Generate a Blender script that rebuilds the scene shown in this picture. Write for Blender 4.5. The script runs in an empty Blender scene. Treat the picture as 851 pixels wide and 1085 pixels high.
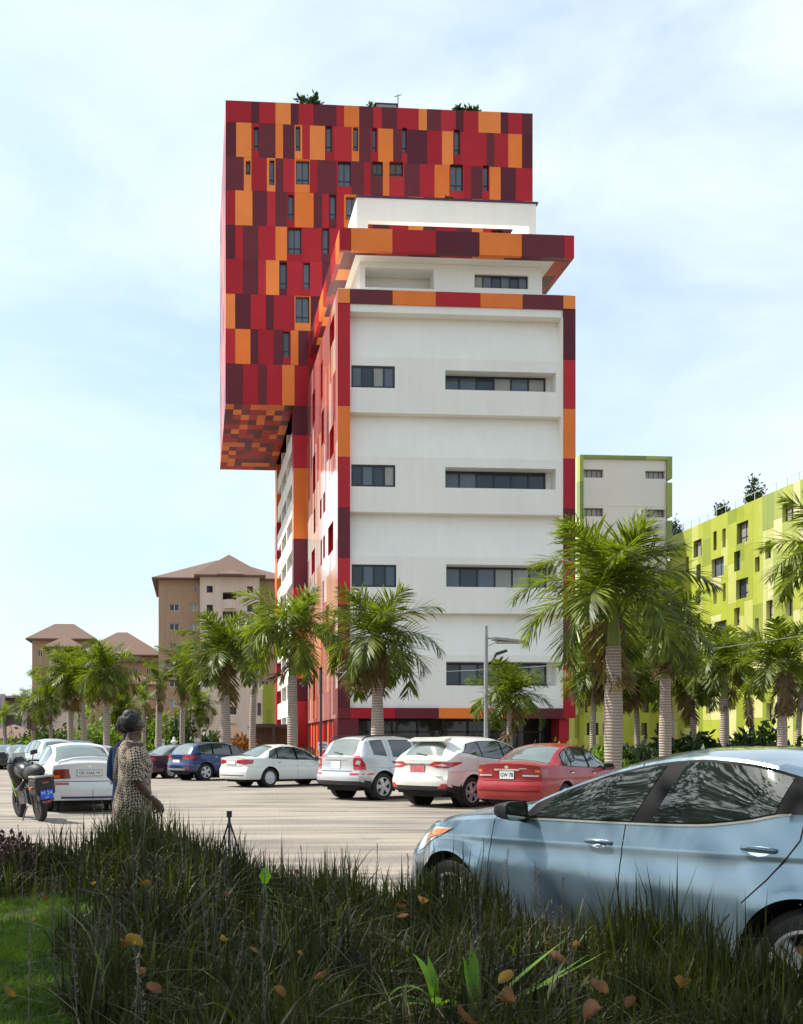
import bpy, bmesh, math, random
import numpy as np
from mathutils import Vector, Matrix
from mathutils.bvhtree import BVHTree
random.seed(7)
R = math.radians
SC = bpy.context.scene
COL = SC.collection
# ------------------------------------------------------------------ camera model (used to survey real positions)
EYE = 1.45; FPX = 1100.0; CX = 285.0; HY = 789.0; TH = math.atan(77/1100.0)
FW = Vector((math.sin(TH), math.cos(TH), 0)); RT = Vector((math.cos(TH), -math.sin(TH), 0))
def ray(px, py):
    return FW + RT*((px-CX)/FPX) + Vector((0, 0, -(py-HY)/FPX))
def onY(px, py, Y):
    d = ray(px, py); t = Y/d.y; return Vector((d.x*t, Y, EYE+d.z*t))
def onX(px, py, X):
    d = ray(px, py); t = X/d.x; return Vector((X, d.y*t, EYE+d.z*t))
def atd(px, d, z=0.0):
    p = (FW + RT*((px-CX)/FPX))*d; return Vector((p.x, p.y, z))
def zat(py, d): return EYE-(py-HY)/FPX*d
# ------------------------------------------------------------------ materials
MATS = {}
def new_mat(name):
    m = bpy.data.materials.new(name); m.use_nodes = True
    nt = m.node_tree; b = nt.nodes['Principled BSDF']
    return m, nt, b
def N(nt, t, **kw):
    n = nt.nodes.new(t)
    for k, v in kw.items(): setattr(n, k, v)
    return n
def mat(name, col, rough=.6, metal=0., var=.12, scale=3., bump=0., bscale=20., coat=0., spec=None, stretch=None, objrand=0.):
    if name in MATS: return MATS[name]
    m, nt, b = new_mat(name)
    b.inputs['Roughness'].default_value = rough; b.inputs['Metallic'].default_value = metal
    if coat: b.inputs['Coat Weight'].default_value = coat; b.inputs['Coat Roughness'].default_value = .04
    if spec is not None: b.inputs['Specular IOR Level'].default_value = spec
    tc = N(nt, 'ShaderNodeTexCoord'); mp = N(nt, 'ShaderNodeMapping')
    nt.links.new(tc.outputs['Object'], mp.inputs[0])
    if stretch: mp.inputs['Scale'].default_value = stretch
    c = (*col, 1)
    if var > 0:
        no = N(nt, 'ShaderNodeTexNoise'); no.inputs['Scale'].default_value = scale; no.inputs['Detail'].default_value = 6
        nt.links.new(mp.outputs[0], no.inputs[0])
        rp = N(nt, 'ShaderNodeValToRGB')
        rp.color_ramp.elements[0].position = .3; rp.color_ramp.elements[1].position = .7
        rp.color_ramp.elements[0].color = tuple(x*(1-var) for x in col)+(1,)
        rp.color_ramp.elements[1].color = tuple(min(1, x*(1+var)) for x in col)+(1,)
        nt.links.new(no.outputs[0], rp.inputs[0]); out = rp.outputs[0]
        if objrand:
            oi = N(nt, 'ShaderNodeObjectInfo'); hs = N(nt, 'ShaderNodeHueSaturation')
            mr = N(nt, 'ShaderNodeMapRange'); mr.inputs[3].default_value = 1-objrand; mr.inputs[4].default_value = 1+objrand
            nt.links.new(oi.outputs['Random'], mr.inputs[0]); nt.links.new(mr.outputs[0], hs.inputs['Value'])
            nt.links.new(out, hs.inputs['Color']); out = hs.outputs[0]
        nt.links.new(out, b.inputs['Base Color'])
    else: b.inputs['Base Color'].default_value = c
    if bump:
        n2 = N(nt, 'ShaderNodeTexNoise'); n2.inputs['Scale'].default_value = bscale; n2.inputs['Detail'].default_value = 5
        nt.links.new(mp.outputs[0], n2.inputs[0])
        bp = N(nt, 'ShaderNodeBump'); bp.inputs['Strength'].default_value = bump; bp.inputs['Distance'].default_value = .02
        nt.links.new(n2.outputs[0], bp.inputs['Height']); nt.links.new(bp.outputs[0], b.inputs['Normal'])
    MATS[name] = m; return m
def leaf_mat(name, c1, c2, trans=.35, rough=.45, scale=1.5, objrand=.15, spec=.35):
    if name in MATS: return MATS[name]
    m, nt, b = new_mat(name)
    b.inputs['Roughness'].default_value = rough; b.inputs['Specular IOR Level'].default_value = spec
    geo = N(nt, 'ShaderNodeTexCoord'); no = N(nt, 'ShaderNodeTexNoise'); no.inputs['Scale'].default_value = scale; no.inputs['Detail'].default_value = 5
    nt.links.new(geo.outputs['Object'], no.inputs[0])
    rp = N(nt, 'ShaderNodeValToRGB'); rp.color_ramp.elements[0].position = .32; rp.color_ramp.elements[1].position = .68
    rp.color_ramp.elements[0].color = (*c1, 1); rp.color_ramp.elements[1].color = (*c2, 1)
    nt.links.new(no.outputs[0], rp.inputs[0])
    oi = N(nt, 'ShaderNodeObjectInfo'); hs = N(nt, 'ShaderNodeHueSaturation')
    mr = N(nt, 'ShaderNodeMapRange'); mr.inputs[3].default_value = 1-objrand; mr.inputs[4].default_value = 1+objrand
    nt.links.new(oi.outputs['Random'], mr.inputs[0]); nt.links.new(mr.outputs[0], hs.inputs['Value']); nt.links.new(rp.outputs[0], hs.inputs['Color'])
    nt.links.new(hs.outputs[0], b.inputs['Base Color'])
    tr = N(nt, 'ShaderNodeBsdfTranslucent'); g = N(nt, 'ShaderNodeMixRGB', blend_type='MULTIPLY'); g.inputs[0].default_value = 1
    g.inputs[2].default_value = (1.4, 1.5, .45, 1); nt.links.new(hs.outputs[0], g.inputs[1]); nt.links.new(g.outputs[0], tr.inputs[0])
    mx = N(nt, 'ShaderNodeMixShader'); mx.inputs[0].default_value = trans
    nt.links.new(b.outputs[0], mx.inputs[1]); nt.links.new(tr.outputs[0], mx.inputs[2])
    nt.links.new(mx.outputs[0], nt.nodes['Material Output'].inputs[0])
    MATS[name] = m; return m
# ------------------------------------------------------------------ mesh builder
class MB:
    def __init__(s): s.v = []; s.f = []; s.m = []; s.M = Matrix.Identity(4)
    def add(s, vs, fs, mi=0):
        k = len(s.v); s.v += [tuple(s.M @ Vector(v)) for v in vs]
        s.f += [tuple(i+k for i in f) for f in fs]; s.m += [mi]*len(fs); return s
    def box(s, x0, x1, y0, y1, z0, z1, mi=0):
        if x0 > x1: x0, x1 = x1, x0
        if y0 > y1: y0, y1 = y1, y0
        if z0 > z1: z0, z1 = z1, z0
        return s.add([(x0,y0,z0),(x1,y0,z0),(x1,y1,z0),(x0,y1,z0),(x0,y0,z1),(x1,y0,z1),(x1,y1,z1),(x0,y1,z1)],
              [(0,3,2,1),(4,5,6,7),(0,1,5,4),(1,2,6,5),(2,3,7,6),(3,0,4,7)], mi)
    def quad(s, a, b, c, d, mi=0): return s.add([a,b,c,d], [(0,1,2,3)], mi)
    def prism(s, pts, ax, a0, a1, mi=0):   # pts 2D polygon extruded along axis ax
        def p(q, a): return {'x': (a,q[0],q[1]), 'y': (q[0],a,q[1]), 'z': (q[0],q[1],a)}[ax]
        n = len(pts); vs = [p(q, a0) for q in pts]+[p(q, a1) for q in pts]
        fs = [tuple(range(n))[::-1], tuple(range(n, 2*n))]+[(i, (i+1) % n, n+(i+1) % n, n+i) for i in range(n)]
        return s.add(vs, fs, mi)
    def tube(s, pts, rad, n=8, mi=0, caps=True):
        pts = [Vector(p) for p in pts]; rs = rad if isinstance(rad, (list, tuple)) else [rad]*len(pts)
        vs = []; u = None
        for i, p in enumerate(pts):
            t = (pts[min(i+1, len(pts)-1)]-pts[max(i-1, 0)]).normalized()
            if u is None: u = t.cross(Vector((0,0,1)) if abs(t.z) < .9 else Vector((1,0,0))).normalized()
            else: u = (u-t*u.dot(t)).normalized()
            w = t.cross(u)
            for j in range(n):
                a = 2*math.pi*j/n; vs.append(p+(u*math.cos(a)+w*math.sin(a))*rs[i])
        fs = [(i*n+j, i*n+(j+1) % n, (i+1)*n+(j+1) % n, (i+1)*n+j) for i in range(len(pts)-1) for j in range(n)]
        if caps: fs += [tuple(range(n))[::-1], tuple(range((len(pts)-1)*n, len(pts)*n))]
        return s.add(vs, fs, mi)
    def lathe(s, prof, n=24, ax='z', o=(0,0,0), mi=0, cap=True):    # prof: (r, h)
        vs = []
        for r, h in prof:
            for j in range(n):
                a = 2*math.pi*j/n; c, d = r*math.cos(a), r*math.sin(a)
                q = {'z': (c,d,h), 'y': (c,h,d), 'x': (h,c,d)}[ax]; vs.append((q[0]+o[0], q[1]+o[1], q[2]+o[2]))
        fs = [(i*n+j, i*n+(j+1) % n, (i+1)*n+(j+1) % n, (i+1)*n+j) for i in range(len(prof)-1) for j in range(n)]
        if cap: fs += [tuple(range(n))[::-1], tuple(range((len(prof)-1)*n, len(prof)*n))]
        return s.add(vs, fs, mi)
def patched(MB=MB):
    def build(s, name, mats, parent=None, smooth=False, angle=None, fix=True):
        me = bpy.data.meshes.new(name); me.from_pydata(s.v, [], s.f)
        for m in (mats if isinstance(mats, (list, tuple)) else [mats]): me.materials.append(m)
        me.polygons.foreach_set('material_index', s.m)
        if fix:
            bm = bmesh.new(); bm.from_mesh(me)
            if smooth: bmesh.ops.remove_doubles(bm, verts=bm.verts, dist=1e-5)
            bmesh.ops.recalc_face_normals(bm, faces=bm.faces); bm.to_mesh(me); bm.free()
        if smooth:
            me.polygons.foreach_set('use_smooth', [True]*len(me.polygons))
            if angle: me.set_sharp_from_angle(angle=R(angle))
        me.update()
        o = bpy.data.objects.new(name, me); COL.objects.link(o)
        if parent: o.parent = parent
        return o
    MB.build = build
patched()
def tag(o, label=None, cat=None, group=None, kind=None):
    if label: o['label'] = label
    if cat: o['category'] = cat
    if group: o['group'] = group
    if kind: o['kind'] = kind
    return o
def empty(name, loc=(0,0,0), rz=0.):
    o = bpy.data.objects.new(name, None); COL.objects.link(o); o.location = loc; o.rotation_euler = (0,0,rz); o.empty_display_size = .3; return o
def copy_tree(o, parent=None):
    c = o.copy(); COL.objects.link(c)
    if parent: c.parent = parent; c.matrix_parent_inverse = o.matrix_parent_inverse.copy()
    for k in [q for q in bpy.data.objects if q.parent == o]: copy_tree(k, c)
    return c
def np_mesh(name, V, F, mi, mats, parent=None, smooth=False):     # V (n,3); F list of (m,k) arrays
    me = bpy.data.meshes.new(name); me.vertices.add(len(V)); me.vertices.foreach_set('co', np.asarray(V, np.float32).ravel())
    nl = sum(f.size for f in F); npol = sum(len(f) for f in F)
    me.loops.add(nl); me.polygons.add(npol)
    me.loops.foreach_set('vertex_index', np.concatenate([f.ravel() for f in F]).astype(np.int32))
    tot = np.concatenate([np.full(len(f), f.shape[1]) for f in F]); st = np.concatenate([[0], np.cumsum(tot)[:-1]])
    me.polygons.foreach_set('loop_start', st.astype(np.int32))
    me.polygons.foreach_set('material_index', np.asarray(mi, np.int32))
    if smooth: me.polygons.foreach_set('use_smooth', np.ones(npol, bool))
    for m in (mats if isinstance(mats, (list, tuple)) else [mats]): me.materials.append(m)
    me.update(calc_edges=True); me.validate()
    o = bpy.data.objects.new(name, me); COL.objects.link(o)
    if parent: o.parent = parent
    return o
# ------------------------------------------------------------------ camera, sun, sky
cam = bpy.data.cameras.new('camera'); co = bpy.data.objects.new('camera', cam); COL.objects.link(co); SC.camera = co
cam.sensor_fit = 'HORIZONTAL'; cam.sensor_width = 36; cam.lens = 36*FPX/851
cam.shift_x = (425.5-CX)/851; cam.shift_y = (HY-542.5)/851
co.location = (0,0,EYE); co.rotation_euler = (R(90), 0, -TH); cam.clip_end = 5000; cam.clip_start = .05
SUN_EL = R(52); sdx, sdy = -.86, .42
sd = Vector((sdx, sdy, 0)).normalized()*math.cos(SUN_EL); sd.z = math.sin(SUN_EL)
sl = bpy.data.lights.new('sun', 'SUN'); so = bpy.data.objects.new('sun', sl); COL.objects.link(so)
sl.energy = 4.2; sl.angle = R(.7); sl.color = (1, .95, .86)
so.rotation_euler = sd.to_track_quat('Z', 'Y').to_euler()
W = bpy.data.worlds.new('World'); SC.world = W; W.use_nodes = True
nt = W.node_tree; bg = nt.nodes['Background']
sky = N(nt, 'ShaderNodeTexSky'); sky.sky_type = 'NISHITA'; sky.sun_disc = False
sky.sun_elevation = SUN_EL; sky.sun_rotation = math.atan2(sd.x, sd.y); sky.air_density = 1.0; sky.dust_density = 2.2; sky.ozone_density = 1.6
tc = N(nt, 'ShaderNodeTexCoord'); mp = N(nt, 'ShaderNodeMapping'); mp.inputs['Scale'].default_value = (1.0, 1.0, 2.2); mp.inputs['Location'].default_value = (3.1, .6, .25)
mp.inputs['Rotation'].default_value = (0, R(24), 0)
nt.links.new(tc.outputs['Generated'], mp.inputs[0])
no = N(nt, 'ShaderNodeTexNoise'); no.inputs['Scale'].default_value = 2.6; no.inputs['Detail'].default_value = 9; no.inputs['Roughness'].default_value = .56; no.inputs['Distortion'].default_value = .35
nt.links.new(mp.outputs[0], no.inputs[0])
cr = N(nt, 'ShaderNodeValToRGB'); cr.color_ramp.elements[0].position = .36; cr.color_ramp.elements[1].position = .68
cr.color_ramp.elements[0].color = (.32,.32,.32,1); cr.color_ramp.elements[1].color = (.84,.84,.84,1)
nt.links.new(no.outputs[0], cr.inputs[0])
mx = N(nt, 'ShaderNodeMixRGB'); mx.inputs[2].default_value = (5.0, 5.6, 5.95, 1)
nt.links.new(cr.outputs[0], mx.inputs[0]); tn = N(nt, 'ShaderNodeMixRGB', blend_type='MULTIPLY'); tn.inputs[0].default_value = 1; tn.inputs[2].default_value = (.92,1.05,1.0,1); nt.links.new(sky.outputs[0], tn.inputs[1]); nt.links.new(tn.outputs[0], mx.inputs[1]); nt.links.new(mx.outputs[0], bg.inputs[0])
bg.inputs[1].default_value = .12
SC.view_settings.view_transform = 'Standard'; SC.view_settings.look = 'None'; SC.view_settings.gamma = 1
SC.view_settings.exposure = .82
# ------------------------------------------------------------------ ground
def bed_edge_d(px):   # distance from the viewer of the far edge of the planting bed
    xs = [-900,-300,0,120,300,440,550,650,750,851,1100,1600]; ds = [11.5,10.4,9.5,9.1,8.5,7.2,6.35,5.55,4.95,4.45,3.75,3.1]
    return float(np.interp(px, xs, ds))
def cam_xy(x, y):     # world -> (px, d)
    d = x*FW.x+y*FW.y; c = x*RT.x+y*RT.y; return (c/max(d, .05)*FPX+CX, d)
def bed_h(x, y):
    px, d = cam_xy(x, y)
    hump = .36*math.exp(-((px-155)/75)**2)*min(1, max(0, (d-5)/3.5))
    return .29+hump
def paving():
    m, nt, b = new_mat('block_paving'); tc = N(nt, 'ShaderNodeTexCoord')
    mp = N(nt, 'ShaderNodeMapping'); mp.inputs['Rotation'].default_value = (0,0,R(4)); nt.links.new(tc.outputs['Object'], mp.inputs[0])
    br = N(nt, 'ShaderNodeTexBrick'); br.inputs['Scale'].default_value = 2.2; br.inputs['Mortar Size'].default_value = .02
    br.inputs['Color1'].default_value = (.285,.255,.222,1); br.inputs['Color2'].default_value = (.255,.228,.198,1); br.inputs['Mortar'].default_value = (.21,.18,.155,1)
    nt.links.new(mp.outputs[0], br.inputs[0])
    mp2 = N(nt, 'ShaderNodeMapping'); mp2.inputs['Scale'].default_value = (.16, 1.5, 1); nt.links.new(tc.outputs['Object'], mp2.inputs[0])
    n1 = N(nt, 'ShaderNodeTexNoise'); n1.inputs['Scale'].default_value = 1.4; n1.inputs['Detail'].default_value = 8; nt.links.new(mp2.outputs[0], n1.inputs[0])
    r1 = N(nt, 'ShaderNodeValToRGB'); r1.color_ramp.elements[0].position = .42; r1.color_ramp.elements[1].position = .6
    r1.color_ramp.elements[0].color = (.5,.49,.48,1); r1.color_ramp.elements[1].color = (1.1,1.06,.98,1); nt.links.new(n1.outputs[0], r1.inputs[0])
    mm = N(nt, 'ShaderNodeMixRGB', blend_type='MULTIPLY'); mm.inputs[0].default_value = 1; nt.links.new(br.outputs[0], mm.inputs[1]); nt.links.new(r1.outputs[0], mm.inputs[2])
    n2 = N(nt, 'ShaderNodeTexNoise'); n2.inputs['Scale'].default_value = .35; n2.inputs['Detail'].default_value = 6; nt.links.new(tc.outputs['Object'], n2.inputs[0])
    r2 = N(nt, 'ShaderNodeValToRGB'); r2.color_ramp.elements[0].position = .4; r2.color_ramp.elements[1].position = .62; nt.links.new(n2.outputs[0], r2.inputs[0])
    m2 = N(nt, 'ShaderNodeMixRGB'); m2.inputs[2].default_value = (.31,.26,.21,1)
    ml = N(nt, 'ShaderNodeMath', operation='MULTIPLY'); ml.inputs[1].default_value = .45; nt.links.new(r2.outputs[0], ml.inputs[0]); nt.links.new(ml.outputs[0], m2.inputs[0]); nt.links.new(mm.outputs[0], m2.inputs[1])
    n3 = N(nt, 'ShaderNodeTexNoise'); n3.inputs['Scale'].default_value = .9; n3.inputs['Detail'].default_value = 4; n3.inputs['Roughness'].default_value = .7; nt.links.new(tc.outputs['Object'], n3.inputs[0])
    r3 = N(nt, 'ShaderNodeValToRGB'); r3.color_ramp.elements[0].position = .60; r3.color_ramp.elements[1].position = .72; r3.color_ramp.elements[0].color = (1,1,1,1); r3.color_ramp.elements[1].color = (.55,.52,.5,1); nt.links.new(n3.outputs[0], r3.inputs[0])
    m3 = N(nt, 'ShaderNodeMixRGB', blend_type='MULTIPLY'); m3.inputs[0].default_value = .8; nt.links.new(m2.outputs[0], m3.inputs[1]); nt.links.new(r3.outputs[0], m3.inputs[2])
    nt.links.new(m3.outputs[0], b.inputs['Base Color']); b.inputs['Roughness'].default_value = .85
    bp = N(nt, 'ShaderNodeBump'); bp.inputs['Strength'].default_value = .3; bp.inputs['Distance'].default_value = .008
    nt.links.new(br.outputs['Fac'], bp.inputs['Height']); bp.invert = True; nt.links.new(bp.outputs[0], b.inputs['Normal'])
    return m
g = MB(); g.quad((-3000,-3000,0),(3000,-3000,0),(3000,3000,0),(-3000,3000,0))
tag(g.build('ground', mat('far_ground', (.12,.1,.075), .95, scale=.05, bump=.2)), kind='structure')
g = MB(); g.quad((-70,-30,.004),(26,-30,.004),(26,66.5,.004),(-70,66.5,.004))
tag(g.build('car_park', paving()), kind='structure')
# soil of the planting bed, edged towards the car park
g = MB(); pxs = list(range(-900, 1601, 50)); rows = 16; vs = []
for px in pxs:
    dE = bed_edge_d(px)
    for k in range(rows+1):
        d = .6+(dE-.6)*k/rows; p = atd(px, d)
        z = bed_h(p.x, p.y); vs.append((p.x, p.y, z if k < rows else .12))
    p = atd(px, dE); vs.append((p.x, p.y, 0))
n = rows+2
fs = [(i*n+k, (i+1)*n+k, (i+1)*n+k+1, i*n+k+1) for i in range(len(pxs)-1) for k in range(n-1)]
g.add(vs, fs)
bed = g.build('planting_bed', mat('soil', (.045,.033,.022), .95, scale=6, bump=.8, bscale=30), smooth=True); tag(bed, kind='structure')
# stone kerb along the bed
g = MB()
prev = None
for px in range(-900, 1601, 20):
    dE = bed_edge_d(px)+.02; a = atd(px, dE); b = atd(px, dE+.15)
    if prev:
        pa, pb = prev
        g.add([pa,pb,b,a,(pa.x,pa.y,.13),(pb.x,pb.y,.13),(b.x,b.y,.13),(a.x,a.y,.13)], [(0,3,2,1),(4,5,6,7),(0,1,5,4),(1,2,6,5),(2,3,7,6),(3,0,4,7)])
    prev = (a, b)
tag(g.build('kerb', mat('kerb_stone', (.32,.27,.21), .9, bump=.4), smooth=False), kind='structure')
# ================================================================== BUILDINGS
CLR = {'R': [(.45,.019,.028),(.39,.015,.024),(.49,.026,.034)], 'M': [(.135,.022,.032),(.11,.018,.028),(.15,.026,.034)], 'O': [(.86,.215,.04),(.80,.19,.035),(.88,.25,.055)]}
CLAD = [mat('clad_%s%d' % (k, i), c, .28, var=.06, scale=.6, spec=.18) for k in 'RMO' for i, c in enumerate(CLR[k])]
CI = {'R': 0, 'M': 3, 'O': 6}
def ci(c): return CI[c]+random.randint(0, 2)
def render_wall(name, col, amt=.10):
    m, nt, b = new_mat(name); tc = N(nt, 'ShaderNodeTexCoord'); mp = N(nt, 'ShaderNodeMapping'); mp.inputs['Scale'].default_value = (1.6,1.6,.10); nt.links.new(tc.outputs['Object'], mp.inputs[0])
    n1 = N(nt, 'ShaderNodeTexNoise'); n1.inputs['Scale'].default_value = 1.5; n1.inputs['Detail'].default_value = 8; n1.inputs['Roughness'].default_value = .65; nt.links.new(mp.outputs[0], n1.inputs[0])
    r1 = N(nt, 'ShaderNodeValToRGB'); r1.color_ramp.elements[0].position = .35; r1.color_ramp.elements[1].position = .62; d = tuple(c*(1-amt*k) for c, k in zip(col, (1, 1.15, 1.4))); r1.color_ramp.elements[0].color = (*d, 1); r1.color_ramp.elements[1].color = (*col, 1); nt.links.new(n1.outputs[0], r1.inputs[0])
    n2 = N(nt, 'ShaderNodeTexNoise'); n2.inputs['Scale'].default_value = .3; n2.inputs['Detail'].default_value = 5; nt.links.new(tc.outputs['Object'], n2.inputs[0])
    r2 = N(nt, 'ShaderNodeMapRange'); r2.inputs[1].default_value = .3; r2.inputs[2].default_value = .7; r2.inputs[3].default_value = .94; r2.inputs[4].default_value = 1.0; nt.links.new(n2.outputs[0], r2.inputs[0])
    mm = N(nt, 'ShaderNodeMixRGB', blend_type='MULTIPLY'); mm.inputs[0].default_value = 1; nt.links.new(r1.outputs[0], mm.inputs[1]); nt.links.new(r2.outputs[0], mm.inputs[2]); nt.links.new(mm.outputs[0], b.inputs['Base Color']); b.inputs['Roughness'].default_value = .85
    MATS[name] = m; return m
WHITE = render_wall('white_render', (.90,.86,.79), .035)
OFFW = mat('cream_render', (.66,.62,.55), .85, var=.06, scale=.3)
DARKF = mat('window_frame_dark', (.018,.02,.026), .4, var=0)
def glassy(name, col, rough=.04):
    m = mat(name, col, rough, var=.25, scale=.35); return m
GL = [glassy('glass_blue', (.10,.125,.155)), glassy('glass_dark', (.03,.04,.055)), glassy('glass_curtain', (.30,.29,.26), .12)]
def cells(x0, x1, z0, z1, holes):
    xs = sorted({x0, x1, *[h[0] for h in holes], *[h[1] for h in holes]}); zs = sorted({z0, z1, *[h[2] for h in holes], *[h[3] for h in holes]})
    xs = [x for x in xs if x0-1e-6 <= x <= x1+1e-6]; zs = [z for z in zs if z0-1e-6 <= z <= z1+1e-6]
    for a, b in zip(xs, xs[1:]):
        for c, d in zip(zs, zs[1:]):
            mx_, mz_ = (a+b)/2, (c+d)/2
            if not any(h[0] < mx_ < h[1] and h[2] < mz_ < h[3] for h in holes): yield a, b, c, d
def pt(axis, pos, u, z): return (u, pos, z) if axis == 'Y' else (pos, u, z)
def wall_panel(mb, axis, pos, u0, u1, z0, z1, holes, mi):
    hs = [(max(h[0], u0), min(h[1], u1), max(h[2], z0), min(h[3], z1)) for h in holes if h[0] < u1 and h[1] > u0 and h[2] < z1 and h[3] > z0]
    for a, b, c, d in cells(u0, u1, z0, z1, hs):
        mb.quad(pt(axis,pos,a,c), pt(axis,pos,b,c), pt(axis,pos,b,d), pt(axis,pos,a,d), mi)
def reveal(mb, axis, pos, inn, h, mi):
    a, b, c, d = h; q = pos+inn
    P = lambda p, u, z: pt(axis, p, u, z)
    mb.quad(P(pos,a,c), P(q,a,c), P(q,a,d), P(pos,a,d), mi); mb.quad(P(pos,b,c), P(q,b,c), P(q,b,d), P(pos,b,d), mi)
    mb.quad(P(pos,a,c), P(q,a,c), P(q,b,c), P(pos,b,c), mi); mb.quad(P(pos,a,d), P(q,a,d), P(q,b,d), P(pos,b,d), mi)
def window(parent, axis, pos, h, nm=1, rail=None, fw=.07, fm=None, glass=None, dep=.08, inn=1, name='window'):
    """frame with nm lights; axis plane at pos, hole h=(u0,u1,z0,z1); child pane"""
    a, b, c, d = h; m = MB(); p = MB()
    def bx(u0, u1, z0, z1, p0, p1, tgt, mi=0):
        if axis == 'Y': tgt.box(u0, u1, p0, p1, z0, z1, mi)
        else: tgt.box(p0, p1, u0, u1, z0, z1, mi)
    e = .003; p0, p1 = pos, pos+dep*inn
    bx(a+e, a+fw, c+e, d-e, p0, p1, m); bx(b-fw, b-e, c+e, d-e, p0, p1, m); bx(a+fw, b-fw, c+e, c+fw, p0, p1, m); bx(a+fw, b-fw, d-fw, d-e, p0, p1, m)
    for k in range(1, nm):
        u = a+(b-a)*k/nm; bx(u-fw*.45, u+fw*.45, c+fw, d-fw, p0+.004*inn, p1, m)
    if rail:
        z = c+(d-c)*rail; bx(a+fw, b-fw, z-fw*.5, z+fw*.5, p0+.008*inn, p1, m)
    f = m.build(name, fm or DARKF, parent)
    gm = glass or GL
    pp = pos+dep*.6*inn
    for k in range(nm):
        u0, u1 = a+(b-a)*k/nm, a+(b-a)*(k+1)/nm
        r = random.random()
        p.quad(pt(axis,pp,u0+.01,c+.01), pt(axis,pp,u1-.01,c+.01), pt(axis,pp,u1-.01,d-.01), pt(axis,pp,u0+.01,d-.01), (0 if r < .5 else 1 if r < .8 else 2) if len(gm) == 3 else 0)
    p.build('pane', gm, f, fix=False)
    return f
# ------------------------------------------------------------------ the tall red tower
Y2, Y3 = 88.0, 109.0
tx = lambda px: onY(px, 500, Y2).x
tz = lambda py, px=239: onY(px, py, Y2).z
rows = [106,129,165.5,201,238,274,311,348,385,428]
lay = ["R27 M8 R17 O16 M8 R16 M24 R8 O16 M15 R9 M16 R23 O9 M15 R16 M8 R16 O24 M8 R15 M12",
 "M11 O16 R8 M17 O8 M12 O8 R8 O16 R9 R19 O8 M12 R8 O16 M9 R6 M21 R16 O12 R8 R28 M8 R15 O15 M12",
 "M19 O8 R16 O9 M8 R12 O16 R8 M20 R16 M13 R7 M13 O7 R16 M16 R16 O16 R16 R7 M12 R8 O12 M16 R19",
 "R10 O18 M15 R9 M12 R8 O20 M9 R7 M8 R8 O16 R14 M18 R20 O16 M14 R22 M16 O12 R14 M20 R10 O10",
 "M10 R8 M16 R18 O12 R16 R20 M9 R23 M16 O16 R20 M14 R18 O18 M16 R20 M12 O16 R22 M18",
 "R18 M16 R8 O14 M8 R16 R8 R13 M15 R16 O16 M14 R18 M12 O16 R24 M14 R20 O16 M18 R20 M10",
 "O10 M16 R16 M8 R22 O17 M12 R20 M16 O14 R22 M18 R16 O12 M14 R20 M12 O14 R20 M16 R14",
 "R10 O16 M8 R16 M10 R8 O8 M10 R24 M18 O14 R20 M16 R18 O12 M16 R22 M14 O14 R20 M14 R10",
 "M18 R16 M9 R16 O13 R15 M16 R16 O16 M14 R22 M16 R18 O14 M18 R20 M16 O12 R20 M16 R10"]
wins = [(312,317,133,160,'O'),(268.5,273.5,134,159,'R'),(344,350,133,161,'M'),(372.5,378,134,160,'O'),(392.5,397.5,135,161,'R'),(424.5,429.5,135,162,'M'),(480,486,137,164,'M'),
 (260,265,170,185,'O'),(284.5,290,169,196,'O'),(312.5,326.5,169.5,195.5,'O'),(356.5,370.5,171,197,'M'),(393,404,171,187,'M'),(411,425.5,171,187,'R'),(476,489.5,174,202,'M'),(511,517,175,202,'M'),
 (304,310,206,232,'R'),(348,354.5,206,232,'M'),(365,378.5,208,233,'O'),(304,318,241,269,'R'),(340.5,347,241.5,269,'R'),
 (295.5,303,278,306,'M'),(320,327,278,306,'R'),(312,326.5,314,342,'O'),(299,306,351,378,'R'),(394,404,207,232,'M'),(430,442,244,270,'R'),(470,480,207,232,'O'),(520,532,244,268,'M')]
tower = empty('apartment_tower', (0,0,0)); tag(tower, 'tall red, maroon and orange panelled tower cantilevered to the left behind the white block', 'tower')
tx0, tx1 = tx(239), tx(564.5); zb = tz(428); zt_ = tz(106)
k = (tx1-tx0)/325.5
wx = lambda px: tx0+(px-239)*k
def wz(px, py): return onY(px, py, Y2).z
holes = []
for a, b, c, d, cc in wins: holes.append((wx(a), wx(b), wz((a+b)/2, d), wz((a+b)/2, c)))
m = MB()
for r in range(9):
    z0, z1 = tz(rows[r+1]), tz(rows[r]); x = tx0
    segs = lay[r].split()
    for i, sgm in enumerate(segs):
        w = float(sgm[1:])*k; x2 = min(x+w, tx1) if i < len(segs)-1 else tx1
        if x2 <= x: break
        g_ = .004
        c = ci(sgm[0])
        wall_panel(m, 'Y', Y2+random.choice([0,.0,.012]), x+g_, x2-g_ if x2 < tx1-.01 else x2, z0+g_, z1-g_, holes, c); x = x2
m.build('panel_wall', CLAD, tower)
m = MB(); bk = (tx0+.02, tx1-.02)
wall_panel(m, 'Y', Y2+.03, bk[0], bk[1], zb, zt_, holes, 0)
for (h, w_) in zip(holes, wins): reveal(m, 'Y', Y2+.005, .34, h, {'R': 1, 'M': 2, 'O': 3}[w_[4]])
m.build('backing_wall', [mat('joint_dark', (.03,.012,.014), .8, var=0), CLAD[0], CLAD[3], CLAD[6]], tower)
for h, w_ in zip(holes, wins):
    wide = (w_[1]-w_[0]) > 9
    window(tower, 'Y', Y2+.24, h, 2 if wide else 1, rail=.25, fw=.08, glass=[GL[0]] if w_[0] != 393 and w_[0] != 411 else [mat('glass_brown', (.10,.07,.05), .2)])
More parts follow.
